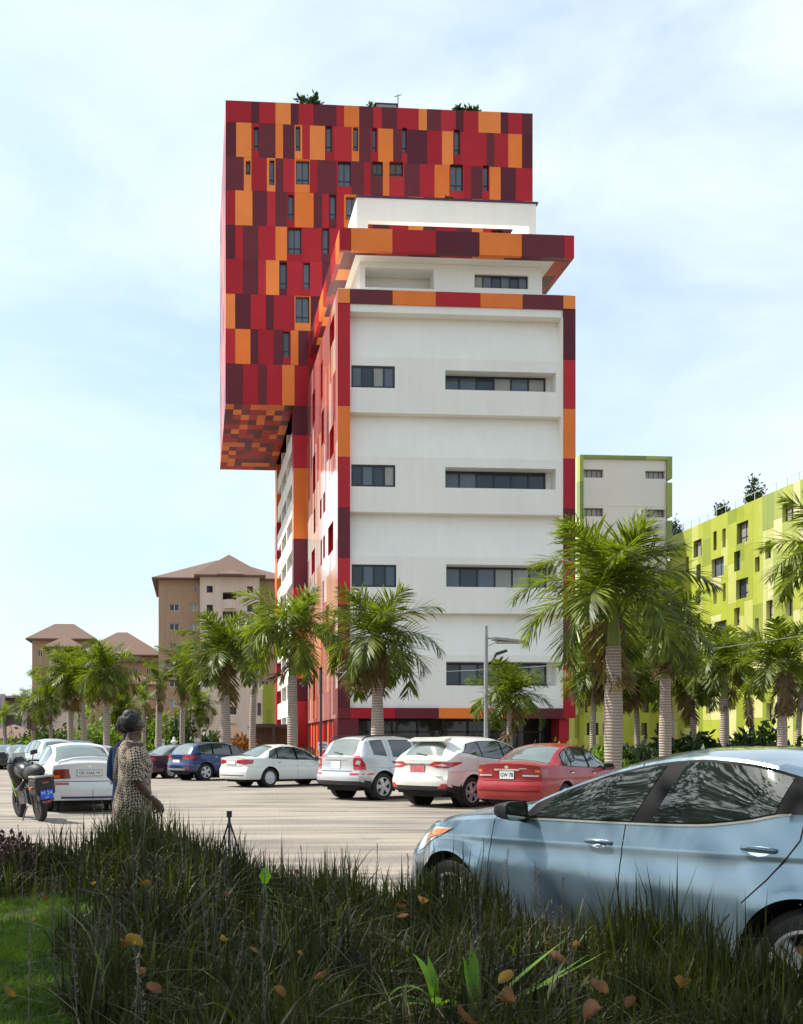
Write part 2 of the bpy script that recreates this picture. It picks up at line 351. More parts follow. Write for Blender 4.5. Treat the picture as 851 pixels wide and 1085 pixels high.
# left face, right face, back, roof
def random_clad(mb, axis, pos, u0, u1, z0, z1, rowh, wr=(.7, 2.1), pal='RRMO', holes=[], rev=None, jit=.0, cidx=None):
    z = z1
    while z > z0+.05:
        zz = max(z0, z-rowh); u = u0
        while u < u1-.01:
            w = random.uniform(*wr); u2 = min(u1, u+w); 
            if u1-u2 < .3: u2 = u1
            zo = random.uniform(-jit, jit)
            c = random.choice(pal); c = ci(c) if cidx is None else cidx(c)
            wall_panel(mb, axis, pos, u, u2, zz, z, holes, c); u = u2
        z = zz
m = MB(); random_clad(m, 'X', tx0, Y2, Y3, zb, zt_, 2.92); m.build('side_wall', CLAD, tower)
m = MB(); random_clad(m, 'X', tx1, Y2, Y3, 0, zt_, 2.92); random_clad(m, 'Y', Y3, tx0, tx1, zb, zt_, 2.92); m.build('rear_wall', CLAD, tower)
m = MB(); m.box(tx0+.1, tx1-.1, Y2+.1, Y3-.1, zt_-.3, zt_-.02); m.build('roof', OFFW, tower)
# mosaic soffit
m = MB(); xS = tx(311); u = 0; nX, nY = 8, 15
for i in range(nX):
    for j in range(nY):
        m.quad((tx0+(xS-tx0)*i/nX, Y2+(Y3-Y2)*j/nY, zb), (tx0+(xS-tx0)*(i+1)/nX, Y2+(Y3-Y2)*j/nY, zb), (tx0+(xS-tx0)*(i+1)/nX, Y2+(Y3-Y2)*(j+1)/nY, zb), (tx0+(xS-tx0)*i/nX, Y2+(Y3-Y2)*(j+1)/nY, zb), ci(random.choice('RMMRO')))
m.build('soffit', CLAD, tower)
# stem
m = MB(); xC = tx(326.5)
z = zb
for c, y in [('M',461),('R',496),('O',571),('M',623),('R',672),('O',719),('M',743),('R',792)]:
    z2 = max(0, wz(318, y)); m.box(xS, xC, Y2, Y2+1.4, z2+.015, z-.002, ci(c)); z = z2
m.build('corner_column', CLAD, tower)
m = MB(); z = zb; cs = ['O','R','O','M','R','M','O','R','O','M','R']; i = 0
while z > 0:
    z2 = max(0, z-random.uniform(3.5, 7)); m.box(xS, xS+1.0, 106.6, Y3, z2+.01, z-.002, ci(cs[i % 11])); z = z2; i += 1
m.build('rear_column', CLAD, tower)
m = MB(); m.box(xS+1.1, tx1-.05, Y2+1.3, Y3-.1, 0, zb-.01, 0)
m.box(xC+.01, tx1-.06, Y2+.1, Y2+1.2, 0, zb-.01, 0)
m.build('stem_wall', [OFFW], tower)
for j in range(10):
    z = zb-2.9*(j+1)
    m = MB(); m.box(xS+.1, xS+.25, 89.6, 95.6, z, z+1.35); m.box(xS+.1, xS+1.1, 89.5, 106.5, z-.2, z-.002)
    m.box(xS+.1, xS+.25, 96.4, 101.5, z, z+1.35); m.box(xS+.1, xS+.25, 102.2, 106.5, z, z+1.35); m.box(xS+.12, xS+1.09, 95.7, 96.3, z, z+2.7); m.box(xS+.12, xS+1.09, 101.6, 102.1, z, z+2.7); m.build('balcony', WHITE, tower)
    window(tower, 'X', xS+1.09, (91, 94.6, z+.1, z+2.3), 3, inn=-1, dep=.05); window(tower, 'X', xS+1.09, (97, 100.6, z+.1, z+2.3), 3, inn=-1, dep=.05)
# roof equipment
m = MB(); a = onY(399, 107, 88.3); b = onY(420, 104, 88.3)
m.box(a.x, b.x, 88.3, 90, zt_+.1, zt_+.42, 0); m.box(a.x-.15, b.x+.15, 88.25, 90.1, zt_+.42, zt_+.52, 1)
for q in (a.x+.05, b.x-.2): m.box(q, q+.15, 88.35, 89.9, zt_-.02, zt_+.1, 1)
o = m.build('roof_unit', [mat('grey_sheet', (.3,.31,.32), .5), DARKF], None); tag(o, 'small grey cooling unit on the roof edge of the red tower', 'roof unit')
m = MB(); m.tube([(b.x+.2,88.6,zt_-.02),(b.x+.2,88.6,zt_+1.5)], .05, 6); m.tube([(b.x-.1,88.6,zt_+1.3),(b.x+.5,88.6,zt_+1.5)], .04, 6)
tag(m.build('antenna', mat('grey_sheet', (.3,.31,.32))), 'thin antenna mast beside the cooling unit on the red tower roof', 'antenna')

# ------------------------------------------------------------------ white block in its red frame
Y1 = 69.0
fx = lambda px: onY(px, 500, Y1).x
fz = lambda py, px=371: onY(px, py, Y1).z
blk = empty('office_block', (0,0,0)); tag(blk, 'white block with strip windows in a red and orange frame under an overhanging slab', 'building')
XL, XI, XJ, XR = fx(358), fx(371), fx(597), fx(610)
zTop = fz(306); zTi = fz(321); zBi = fz(750); zBo = fz(761)
def bands(mb, seq, fixed, vert):
    for c, a, b in seq:
        if vert: mb.box(fixed[0], fixed[1], Y1, Y1+1.9, fz(b, fixed[2])+.01, fz(a, fixed[2])-.01, ci(c))
        else: mb.box(fx(a)+.01, fx(b)-.01, Y1, Y1+1.9, fixed[0], fixed[1], ci(c))
m = MB()
bands(m, [('R',321.5,430),('O',430,484),('R',484,538),('M',538,591),('R',591,640),('M',640,690),('M',690,750)], (XL, XI, 365), True)
bands(m, [('M',327,381),('R',381,433),('O',433,486),('R',486,539),('M',539,593),('R',593,645),('M',645,697),('R',697,761)], (XJ, XR, 603), True)
bands(m, [('O',358,371),('M',371,416),('O',416,462),('R',462,509),('O',509,554),('M',554,597),('O',597,610)], (zTi, zTop), False)
bands(m, [('M',358,371),('R',371,419),('M',419,465),('O',465,512),('R',512,545),('M',545,597)], (zBo, zBi), False)
m.build('frame', CLAD, blk)
m = MB(); F = Y1+.3; Bk = Y1+1.9
# top beam under the frame band
zl = [fz(435), fz(541), fz(648), zBi+.0]
tops = [fz(329), zl[0], zl[1], zl[2]]
m.box(XI, XJ, Y1+.12, Bk, tops[0], zTi)
wl = [(373,419.5,385,408.5),(373,420,490.5,514),(373.5,421,597,621),(374,421,703,726)]
wr = [(473,585,390.5,411,397.5),(473,586,493.5,515.5,500),(474,586,597,621,603.5),(474,587,700.5,726,707)]
swin = []
for s in range(4):
    z0, z1 = zl[s], tops[s]; h = z1-z0; zm = z0+h*.56; sl_ = .72
    ysl = lambda z: F if z <= zm else F+sl_*(z-zm)/(z1-zm)
    def prof(a, b):
        pts = [(F, a)]
        if a > zm: pts = [(ysl(a), a)]
        if a < zm < b: pts.append((F, zm))
        pts.append((ysl(b), b)); return pts+[(Bk, b), (Bk, a)]
    zw0, zw1 = fz(wr[s][3], 473), fz(wr[s][2], 473); x0, x1 = fx(wr[s][0]), fx(wr[s][1-1]+118)
    lz0, lz1 = fz(wl[s][3]), fz(wl[s][2]); lx0, lx1 = fx(wl[s][0]), fx(wl[s][1])
    # left span with a window hole
    m.prism(prof(z0, z1), 'x', XI, lx0)
    m.prism(prof(z0, lz0), 'x', lx0, lx1); m.prism(prof(lz1, z1), 'x', lx0, lx1)
    m.prism(prof(z0, z1), 'x', lx1, x0)
    m.prism(prof(z0, zw0), 'x', x0, x1); m.prism(prof(zw1, z1), 'x', x0, x1)
    m.prism(prof(z0, z1), 'x', x1, XJ-.04)
    m.box(lx0, lx1, F+.2, Bk, lz0, lz1); m.box(x0, x1, F+1.12, Bk, zw0, zw1)
    swin.append(((lx0, lx1, lz0, lz1), F+.08, 4)); swin.append(((x0, fx(wr[s][0]+112), zw0, zw1-.02), F+1.0, 6))
m.box(XJ-.04, XJ-.002, Y1+.03, Bk, zBi, tops[0])
m.build('white_wall', WHITE, blk)
for h, y, n_ in swin: window(blk, 'Y', y, h, n_, fw=.13, glass=GL)
# side facade, staggered panels with deep openings
zs = zTop
sh = []
for (px, w, py0, py1) in [(352,5.5,330,357),(352,5,446,478),(350.5,5.5,551,582),(341,2.2,380,420),(342,2.5,432,468),(343.5,2,520,541),(340,1.8,527,548),(343.5,2,566,590),(340.5,1.5,571,598),(333,3,478,518),(333.5,2,537,563),(332,3.5,580,605),(332.5,3,410,445),(333,2.5,712,742),(340,3,706,735),(347,3,640,664),(352,4,660,690)]:
    a = onX(px+w/2, py0, XL); b = onX(px-w/2, py1, XL)
    zc0, zc1 = onX(px+w/2, py1, XL).z, onX(px+w/2, py0, XL).z
    sh.append((a.y, b.y, min(zc0, zc1), max(zc0, zc1)))
SHEEN_CLAD = [mat('sheen_clad%d' % i, c, .12, var=.06, scale=.8) for i, c in enumerate([(.50,.16,.15),(.56,.25,.23),(.70,.52,.46),(.76,.67,.60),(.45,.09,.09),(.26,.07,.08),(.66,.32,.16)])]  # cladding reds paled: sun wash and sky reflection put into the colour
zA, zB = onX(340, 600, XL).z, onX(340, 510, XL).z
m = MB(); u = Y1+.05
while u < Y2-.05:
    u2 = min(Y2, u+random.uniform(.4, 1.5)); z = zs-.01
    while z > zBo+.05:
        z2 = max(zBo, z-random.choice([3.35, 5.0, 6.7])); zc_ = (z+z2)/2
        c = random.choice([2,3,3,3,2]) if zA < zc_ < zB else random.choice([0,0,1,1,4,5,6,2])  # whitish middle band: sky reflected below the cantilever, painted as panel colour
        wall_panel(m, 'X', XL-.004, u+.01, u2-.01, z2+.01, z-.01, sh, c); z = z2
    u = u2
m.build('side_cladding', SHEEN_CLAD, blk)
m = MB(); random_clad(m, 'X', XL+.004, Y1+1.9, Y2, zBo, zs-.02, 3.35, (.5, 1.9), 'RRRMOR', sh)
for h in sh: reveal(m, 'X', XL-.002, .9, h, ci('R'))
m.build('side_wall', CLAD, blk)
for h in sh: window(blk, 'X', XL+.8, h, 1, fw=.08, glass=[GL[1]])
# striped skirt at street level on the side
m = MB(); u = Y1+2.2; i = 0
while u < Y2:
    w = random.choice([.35,.5,.7]); m.box(XL+.1+random.random()*.15, XL+.6, u, min(Y2, u+w)-.02, 0, zBo-.01, ci('ROROMR'[i % 6])); u += w; i += 1
m.box(XL+.6, XL+.8, Y1+2.2, Y2, 0, zBo-.01, ci('M')); m.build('striped_skirt', CLAD, blk)
# glazed ground floor set back
m = MB(); m.box(XL+.9, XR-.2, Y1+4.4, Y1+4.8, 0, zBo, 0); m.box(XI, XR, Y1+1.9, Y2, zBo-.003, zBo+.3, 0)
for q in range(9):
    x = XI+(XJ-XI)*q/8; m.box(x-.07, x+.07, Y1+4.2, Y1+4.4, 0, zBo-.004, 1)
m.box(XI, XJ, Y1+4.2, Y1+4.38, 2.3, 2.42, 1)
m.box(XL, XL+1.4, Y1+.1, Y1+2.0, 0, zBo-.004, 2)
m.box(XR-1.0, XR-.3, Y1+.4, Y1+2.0, 0, zBo-.004, 3)
m.build('shopfront_frame', [mat('dark_interior', (.03,.028,.026), .6), mat('bronze_frame', (.09,.075,.06), .4), CLAD[3], CLAD[0]], blk)
m = MB()
for q in range(8):
    x0, x1 = XI+(XJ-XI)*q/8, XI+(XJ-XI)*(q+1)/8; m.quad((x0+.08,Y1+4.3,.02),(x1-.08,Y1+4.3,.02),(x1-.08,Y1+4.3,zBo-.1),(x0+.08,Y1+4.3,zBo-.1), random.choice([0,0,1]))
m.build('shopfront_glass', [glassy('shop_glass', (.05,.05,.045)), glassy('shop_glass_b', (.10,.095,.08))], blk, fix=False)
m = MB(); random_clad(m, 'X', XR-.002, Y1+1.9, Y2, 0, zTop, 6); m.box(XL+1.2, XR-.05, Y1+1.95, Y2-.02, zBo+.31, zTop-.06, 0)
m.build('core_wall', CLAD, blk)
# coping and penthouse
m = MB(); m.box(XL+.05, XR-.35, Y1+.15, Y1+.6, zTop, zTop+.1); m.box(XL+.05, XR-.05, Y1+.6, Y2, zTop-.03, zTop+.05); m.build('coping', WHITE, blk)
Yp = Y1+1.5
px_ = lambda p: onY(p, 300, Yp).x
pz = lambda y, p=490: onY(p, y, Yp).z
zS = fz(269.5, 490); zS2 = fz(245.5, 490)
h1 = (px_(387), px_(460), pz(305,420), pz(284,420)); h2 = (px_(503), px_(560), pz(305.5,530), pz(291,530))
X0, X1_ = px_(381), px_(574.5)
m = MB(); wall_panel(m, 'Y', Yp, X0, X1_, zTop+.05, zS, [h1, h2], 0); reveal(m, 'Y', Yp, 1.6, h1, 0); reveal(m, 'Y', Yp, .3, h2, 0)
m.box(X0, X1_, Yp+3, Y2-1, zTop+.05, zS-.002, 0); m.quad((X0,Yp,zTop+.05),(X0,Yp+3,zTop+.05),(X0,Yp+3,zS),(X0,Yp,zS)); m.quad((X1_,Yp,zTop+.05),(X1_,Yp+3,zTop+.05),(X1_,Yp+3,zS),(X1_,Yp,zS))
m.box(X0+.3, X1_-.3, Yp+1.62, Yp+1.7, zTop+.05, zS-.01)
m.build('penthouse_wall', WHITE, blk)
window(blk, 'Y', Yp+.2, h2, 6, fw=.08, glass=GL)
# roof slab
S0, S1 = fx(360), fx(608.5); Ys = Y1-.02
slab = empty('roof_slab', (0,0,0)); slab.parent = blk
m = MB()
for c, a, b in [('R',360,372),('O',372,416),('R',416,462),('M',462,508),('O',508,553),('M',553,598),('R',598,608.5)]:
    m.box(fx(a)+.008, fx(b)-.008, Ys, Ys+.3, zS, zS2, ci(c))
u = Ys+.31; seq = 'ORMRORMRRMOR'; i = 0
while u < Y2-.3:
    w = random.uniform(1.6, 3.2); e = min(u+w, Y2-.05); m.box(S0, S0+.3, u, e-.015, zS, zS2, ci(seq[i % 12])); m.box(S1-.3, S1, u, e-.015, zS, zS2, ci('RRM'[i % 3])); u = e; i += 1
m.build('fascia', CLAD, slab)
m = MB(); bw = 1.15
def soff(x0, x1, y0, y1, c): m.box(x0, x1, y0, y1, zS+.002, zS+.08, ci(c))
n_ = 7
for q in range(n_): soff(S0+.3+(S1-S0-.6)*q/n_, S0+.3+(S1-S0-.6)*(q+1)/n_-.01, Ys+.3, Ys+.6, 'MRMROMM'[q])
u = Ys+.61; i = 0
while u < Y2-.3:
    e = min(u+random.uniform(1.5, 2.6), Y2-.1); soff(S0+.3, S0+bw, u, e-.01, 'MOMRMO'[i % 6]); soff(S1-bw, S1-.3, u, e-.01, 'RMR'[i % 3]); u = e; i += 1
m.build('soffit_border', CLAD, slab)
m = MB(); m.box(S0+bw+.01, S1-bw-.01, Ys+.61, Y2-.1, zS+.006, zS2-.2); m.box(S0+.3, S1-.3, Ys+.3, Y2-.1, zS+.2, zS2-.05); m.build('slab_deck', WHITE, slab)
# portal frame on the roof
Yq = Y1+3.4; q_ = lambda p: onY(p, 220, Yq).x; qz = lambda y, p: onY(p, y, Yq).z
A0, A1 = q_(378), q_(568); zr = zS2-.05
m = MB(); m.box(A0, A1, Yq, Yq+.5, qz(236.5,470), qz(212.5,470)); m.box(A0, A0+.5, Yq+.5, Yq+5, zr, qz(212.5,470)); m.box(A0, q_(390), Yq+.02, Yq+.48, zr, qz(236.5,470)+.01)
m.box(q_(561), A1, Yq+.02, Yq+.48, zr, qz(236.5,470)+.01)
m.box(A1-.5, A1, Yq+.5, Yq+5, qz(236.5,470), qz(212.5,470)); m.box(A0+.5, A1-.5, Yq+4.5, Yq+5, qz(236.5,470), qz(212.5,470)-.002)
p0 = onY(461, 243, Yq+1); m.prism([(p0.x, zr), (p0.x+.9, zr), (p0.x+1.5, zr+1.6), (p0.x+.6, zr+1.6)], 'y', Yq+1, Yq+1.5)
m.build('roof_portal', WHITE, blk)
m = MB(); m.box(A0-.06, A1+.15, Yq-.06, Yq+.56, qz(212.5,470)+.002, qz(211,470)+.03); m.build('portal_cap', mat('purple_flash', (.05,.02,.06), .5), blk)

# ------------------------------------------------------------------ green buildings
GRC = [(.38,.43,.06),(.25,.31,.045),(.58,.58,.26),(.32,.38,.05),(.48,.51,.15),(.20,.26,.05)]
GCL = [mat('green_clad%d' % i, c, .12, var=.05, scale=.5) for i, c in enumerate(GRC)]
Yg = 124.0
gx = lambda p: onY(p, 500, Yg).x
gz = lambda y, p=660: onY(p, y, Yg).z
gs = empty('apartment_slab', (0,0,0)); tag(gs, 'white end wall with a lime green border and small strip windows, right of the white block', 'building')
m = MB(); zt = gz(482.5); zlow = gz(604)
wh = [(gx(a), gx(b), gz(d), gz(c)) for a, b, c, d in [(619,640.5,497,506),(685,706,497.5,506),(619,640.5,538,547),(685,706,538.5,547),(619,640.5,580,589),(685,706,580,589)]]
wall_panel(m, 'Y', Yg+.3, gx(618.5), gx(707), zlow, gz(486), wh, 0)
for h in wh: reveal(m, 'Y', Yg+.3, .8, h, 0)
m.box(gx(618.5), gx(707), Yg+.26, Yg+.3, gz(535.5), gz(534.6))
m.box(gx(615), gx(712), Yg+1.2, Yg+18, 0, zt-.02, 0)
m.build('white_wall', mat('pinkish_render', (.82,.77,.73), .85, var=.03, scale=.3), gs)
m = MB()
z = zt
while z > 0:
    z2 = max(0, z-random.uniform(3, 6)); m.box(gx(614.5), gx(618.5), Yg, Yg+1.2, z2, z-.01, random.randint(0, 5)); m.box(gx(707), gx(712.5), Yg, Yg+1.2, z2+.5 if z2 else 0, z-.01, random.randint(0, 5)); z = z2
x = gx(618.5)
while x < gx(707): x2 = min(gx(707), x+random.uniform(1.5, 3)); m.box(x+.005, x2-.005, Yg, Yg+1.2, gz(486), zt, random.choice([0,1,5,4])); x = x2
gh = []
for j in range(8):
    for (a, w) in [(622,3),(629,5.5),(641,3),(652,5),(668,4),(682,6),(696,3)]:
        if random.random() < .85: a = a+random.choice([-2,0,2]); y = 622+j*24; gh.append((gx(a), gx(a+w), gz(y+13), gz(y)))
def gcl(c): return random.choice([0,0,1,2,3,4])
random_clad(m, 'Y', Yg+.05, gx(618.5), gx(707), 0, zlow, 2.9, (.5,1.6), 'R', gh, cidx=gcl)
for h in gh: reveal(m, 'Y', Yg+.05, .4, h, 1)
random_clad(m, 'Y', Yg+.4, gx(588), gx(614.4), 0, 8, 2.9, (.5,1.6), 'R', [], cidx=gcl)
m.box(gx(588), gx(614.4), Yg+.41, Yg+9, 0, 7.98, 0)
m.build('green_cladding', GCL, gs)
for h in wh: window(gs, 'Y', Yg+.8, h, 4, fw=.07, glass=[GL[2]])
for h in gh: window(gs, 'Y', Yg+.35, h, 1, fw=.07, glass=[GL[1]])
# long green facade
XG = onY(722, 560, 121).x
gl = empty('green_apartment_building', (0,0,0)); tag(gl, 'long lime green apartment building with scattered dark windows, running off the right edge', 'building')
zG = onX(851, 507, XG).z
gw = [(829,841,533,552),(781,793,553,575),(756,759.5,563,583),(765.5,769,560,580),(735,743.5,572,590),(811,817,573,592),(754,767,591,611),(738,742.5,598,616),(778,784.5,584,605),(829,841,599,621),(780,793,613,634),(756,759.5,621,640),(766,769,618,637),(833,840,631,653),(812,819,636,657),(778,784,644,663),(780,793,674,692),(737,743,625,640),(757,770,658,672),(829,842,664,688),(811,817,690,710),(738,742,650,668),(736,744,690,704),(757,761,700,716),(768,772,700,716),(780,790,706,724),(829,842,730,752),(812,819,745,764),(790,797,745,762),(774,780,735,752),(762,766,738,754),(748,753,740,756),(727,730,590,606),(727,730,640,655),(727,730,690,704),(727,731,738,752),(800,805,590,606),(800,804,655,672),(846,851,574,592)]
hs = []
for a, b, c, d in gw:
    A = onX(b, c, XG); B = onX(a, d, XG); mid = (a+b)/2
    hs.append((A.y, B.y, onX(mid, d, XG).z, onX(mid, c, XG).z))
for j in range(9):          # beyond the frame, seen only from another place
    for yy in (78, 84, 90): hs.append((yy+(j % 3), yy+(j % 3)+1.2, 2+j*2.95, 2+j*2.95+1.9))
m = MB(); z = zG; u0 = 74
u = u0
while u < Yg:
    w = random.uniform(.9, 2.4); u2 = min(Yg, u+w); z = zG; off = random.choice([0, 1.5, 0.8])
    first = True
    while z > 0:
        z2 = max(0, z-(random.choice([2.95, 4.4, 5.9])-(off if first else 0))); first = False
        wall_panel(m, 'X', XG, u+.01, u2-.01, z2, z-.02, hs, gcl(0)); z = z2
    u = u2
for h in hs: reveal(m, 'X', XG, .55, h, random.choice([2,4,1]))
m.build('panel_wall', GCL, gl)
m = MB(); m.box(XG+1.0, XG+16, u0, Yg-.02, 0, zG-.05, 0); wall_panel(m, 'X', XG+.06, u0, Yg, 0, zG-.05, hs, 0); m.quad((XG,u0,0),(XG+16,u0,0),(XG+16,u0,zG),(XG,u0,zG),1); m.quad((XG,u0,zG-.06),(XG+1,u0,zG-.06),(XG+1,Yg,zG-.06),(XG,Yg,zG-.06))
m.build('core_wall', [mat('green_core', (.12,.18,.02), .8), GCL[1]], gl)
for h in hs: window(gl, 'X', XG+.4, h, 2 if h[1]-h[0] > 1.4 else 1, rail=.3 if random.random() < .5 else None, fw=.08, glass=GL)
m = MB(); m.box(XG+.25, XG+.3, u0+.5, Yg-.5, zG+.85, zG+.9)
y = u0+1
while y < Yg-1: m.box(XG+.25, XG+.3, y, y+.05, zG-.06, zG+.85); y += 2
m.build('roof_rail', mat('rail_white', (.6,.6,.58), .5, var=0), gl)
# ------------------------------------------------------------------ beige apartment buildings
BE = render_wall('beige_render', (.43,.29,.195), .12); CREAM = render_wall('pale_cream', (.68,.57,.49), .10)
def rooftile():
    m_, nt, b = new_mat('roof_tile'); tc = N(nt, 'ShaderNodeTexCoord'); w = N(nt, 'ShaderNodeTexWave'); w.wave_type = 'BANDS'; w.bands_direction = 'Z'; w.inputs['Scale'].default_value = 2.4; w.inputs['Distortion'].default_value = .8
    nt.links.new(tc.outputs['Object'], w.inputs[0]); r = N(nt, 'ShaderNodeValToRGB'); r.color_ramp.elements[0].color = (.115,.068,.05,1); r.color_ramp.elements[1].color = (.18,.108,.08,1)
    nt.links.new(w.outputs[0], r.inputs[0]); nt.links.new(r.outputs[0], b.inputs['Base Color']); b.inputs['Roughness'].default_value = .85; return m_
TILE = rooftile()
def hip(mb, x0, x1, y0, y1, z, hgt, oh=.8, mi=0, ridge=None):
    x0 -= oh; x1 += oh; y0 -= oh; y1 += oh; w, d = x1-x0, y1-y0; r = min(w, d)/2 if ridge is None else ridge
    if w >= d: a, b = (x0+r, (y0+y1)/2, z+hgt), (x1-r, (y0+y1)/2, z+hgt)
    else: a, b = ((x0+x1)/2, y0+r, z+hgt), ((x0+x1)/2, y1-r, z+hgt)
    c = [(x0,y0,z),(x1,y0,z),(x1,y1,z),(x0,y1,z)]
    e = [(p[0],p[1],z-.25) for p in c]
    V = c+e+[a, b]
    if w >= d: fs = [(0,1,9,8),(1,2,9),(2,3,8,9),(3,0,8)]
    else: fs = [(0,1,8),(1,2,9,8),(2,3,9),(3,0,8,9)]
    fs += [(4,5,1,0),(5,6,2,1),(6,7,3,2),(7,4,0,3),(7,6,5,4)]
    mb.add(V, fs, mi)
def Bx(p, Y): return onY(p, 700, Y).x
def Bz(y, Y, p=240): return onY(p, y, Y).z
Ya = 160.0
A = empty('beige_apartment_building', (0,0,0)); tag(A, 'tall beige apartment building with brown hipped roof and curved balconies, left of the red tower', 'building')
WF = mat('white_frame', (.7,.68,.64), .5, var=0)
aw = []
for y in (644, 664.5, 684.5, 704.5, 724.5, 745, 765):
    for a, b in ((179.5,190),(201,209.5)): aw.append((Bx(a,Ya), Bx(b,Ya), Bz(y+3.8,Ya), Bz(y-3.8,Ya)))
    for a, b in ((277,285),): aw.append((Bx(a,Ya), Bx(b,Ya), Bz(y+3.5,Ya), Bz(y-3.5,Ya)))
aw.append((Bx(206,Ya), Bx(210,Ya), Bz(628,Ya), Bz(620,Ya)))
m = MB(); zr_ = Bz(613,Ya,200); wall_panel(m, 'Y', Ya, Bx(168,Ya), Bx(300,Ya), 0, zr_, aw, 0)
for h in aw: reveal(m, 'Y', Ya, .4, h, 0)
m.box(Bx(168,Ya), Bx(300,Ya), Ya+.5, Ya+18, 0, zr_-.01, 0); m.quad((Bx(168,Ya),Ya,0),(Bx(168,Ya),Ya+.5,0),(Bx(168,Ya),Ya+.5,zr_),(Bx(168,Ya),Ya,zr_))
m.build('wall', BE, A)
for h in aw: window(A, 'Y', Ya+.25, h, 2, fw=.1, fm=WF, glass=[GL[2]] if random.random() < .5 else [GL[1]])
Yw = Ya-3.0
cw = []
for y in (624.5, 644.5): 
    for a, b in ((219,225.5),(262,268)): cw.append((Bx(a,Yw), Bx(b,Yw), Bz(y+3.6,Yw), Bz(y-3.6,Yw)))
for y in (664, 684, 704, 724, 744, 764):
    for a, b in ((213,222),(265,273)): cw.append((Bx(a,Yw), Bx(b,Yw), Bz(y+3.6,Yw), Bz(y-3.6,Yw)))
bal = []
for y in (631.5, 651.5, 671.5, 692, 713, 734, 753):
    bal.append((Bx(236,Yw), Bx(250.5,Yw), Bz(y+4,Yw), Bz(y-4,Yw)))
m = MB(); wall_panel(m, 'Y', Yw, Bx(212,Yw), Bx(275,Yw), 0, zr_, cw+bal, 0)
for h in cw: reveal(m, 'Y', Yw, .5, h, 0)
for h in bal: reveal(m, 'Y', Yw, 1.6, h, 0)
for x in (Bx(212,Yw), Bx(275,Yw)): m.quad((x,Yw,0),(x,Ya,0),(x,Ya,zr_),(x,Yw,zr_))
m.build('bay_wall', CREAM, A)
for h in cw: window(A, 'Y', Yw+.3, h, 2, fw=.1, glass=[GL[1]])
for h in bal:
    window(A, 'Y', Yw+1.5, h, 2, fw=.1, glass=[GL[1]])
    b = MB(); pts = []
    for k_ in range(9):
        t = k_/8; pts.append((h[0]-.1+(h[1]-h[0]+.2)*t, Yw-.02-.9*math.sin(math.pi*t)))
    pts += [(h[1]+.1, Yw+.2), (h[0]-.1, Yw+.2)]
    b.prism(pts, 'z', h[2]-1.35, h[2]-.02); b.build('balcony', CREAM, A)
m = MB(); hip(m, Bx(168,Ya), Bx(305,Ya), Ya, Ya+18, zr_, Bz(599,Ya+9,230)-zr_+.8, 1.0)
hip(m, Bx(212,Yw), Bx(275,Yw), Yw, Ya+12, zr_+.05, Bz(588.5,Yw+5)-zr_, .9)
hip(m, Bx(232,Yw), Bx(256,Yw), Yw-1.2, Yw+5, zr_+.08, Bz(603.5,Yw)-zr_, .3)
m.build('roof', TILE, A)
# lower group
Yb = 178.0
def small_building(name, label, x0, x1, ytop, ridge, Y, dep, wallm, wn, oh=1.0):
    o = empty(name, (0,0,0)); tag(o, label, 'building'); xa, xb = Bx(x0,Y), Bx(x1,Y); zt = Bz(ytop, Y, (x0+x1)/2)
    hs = [(Bx(a,Y), Bx(b,Y), Bz(d,Y), Bz(c,Y)) for a, b, c, d in wn]
    m = MB(); wall_panel(m, 'Y', Y, xa, xb, 0, zt, hs, 0)
    for h in hs: reveal(m, 'Y', Y, .4, h, 0)
    m.box(xa, xb, Y+.5, Y+dep, 0, zt-.01); m.quad((xa,Y,0),(xa,Y+.5,0),(xa,Y+.5,zt),(xa,Y,zt)); m.build('wall', wallm, o)
    m = MB(); hip(m, xa, xb, Y, Y+dep, zt, Bz(ridge, Y+dep/2, (x0+x1)/2)-zt, oh); m.build('roof', TILE, o)
    for h in hs: window(o, 'Y', Y+.25, h, 2, fw=.1, fm=WF, glass=[GL[1]])
    return o
small_building('beige_house', 'beige building with hipped brown roof at far left, behind the small white one', 34, 97, 677, 661, Yb+8, 7, BE, [(40,45,690,697),(40,45,705,712),(40,45,720,727)])
small_building('white_house', 'small white building with a brown hipped roof in front of the far left beige building', 52, 83, 685.5, 673.5, Yb, 5, CREAM, [(60,64,693,700),(60,64,712,719),(72,76,693,700)])
w = small_building('beige_terrace', 'low beige building with the widest brown roof, just left of the tall beige block', 86, 168, 694, 670, Yb-4, 11, BE, [(100,106,708,715),(120,126,708,715),(140,146,708,715),(155,160,708,715),(100,106,732,739),(120,126,732,739),(150,156,732,739)])
m = MB(); z = Bz(726, Yb-6, 140); hip(m, Bx(124,Yb-6), Bx(166,Yb-6), Yb-9, Yb-4.1, z, 1.6, .6); m.box(Bx(124,Yb-6), Bx(166,Yb-6), Yb-9, Yb-4.1, z-4, z-.26, 1)
m.box(Bx(86,Yb-4)-.6, Bx(168,Yb-4)+.6, Yb-5, Yb-4.02, Bz(702,Yb-4,120), Bz(700.5,Yb-4,120), 0); m.build('porch_roof', [TILE, BE], w)
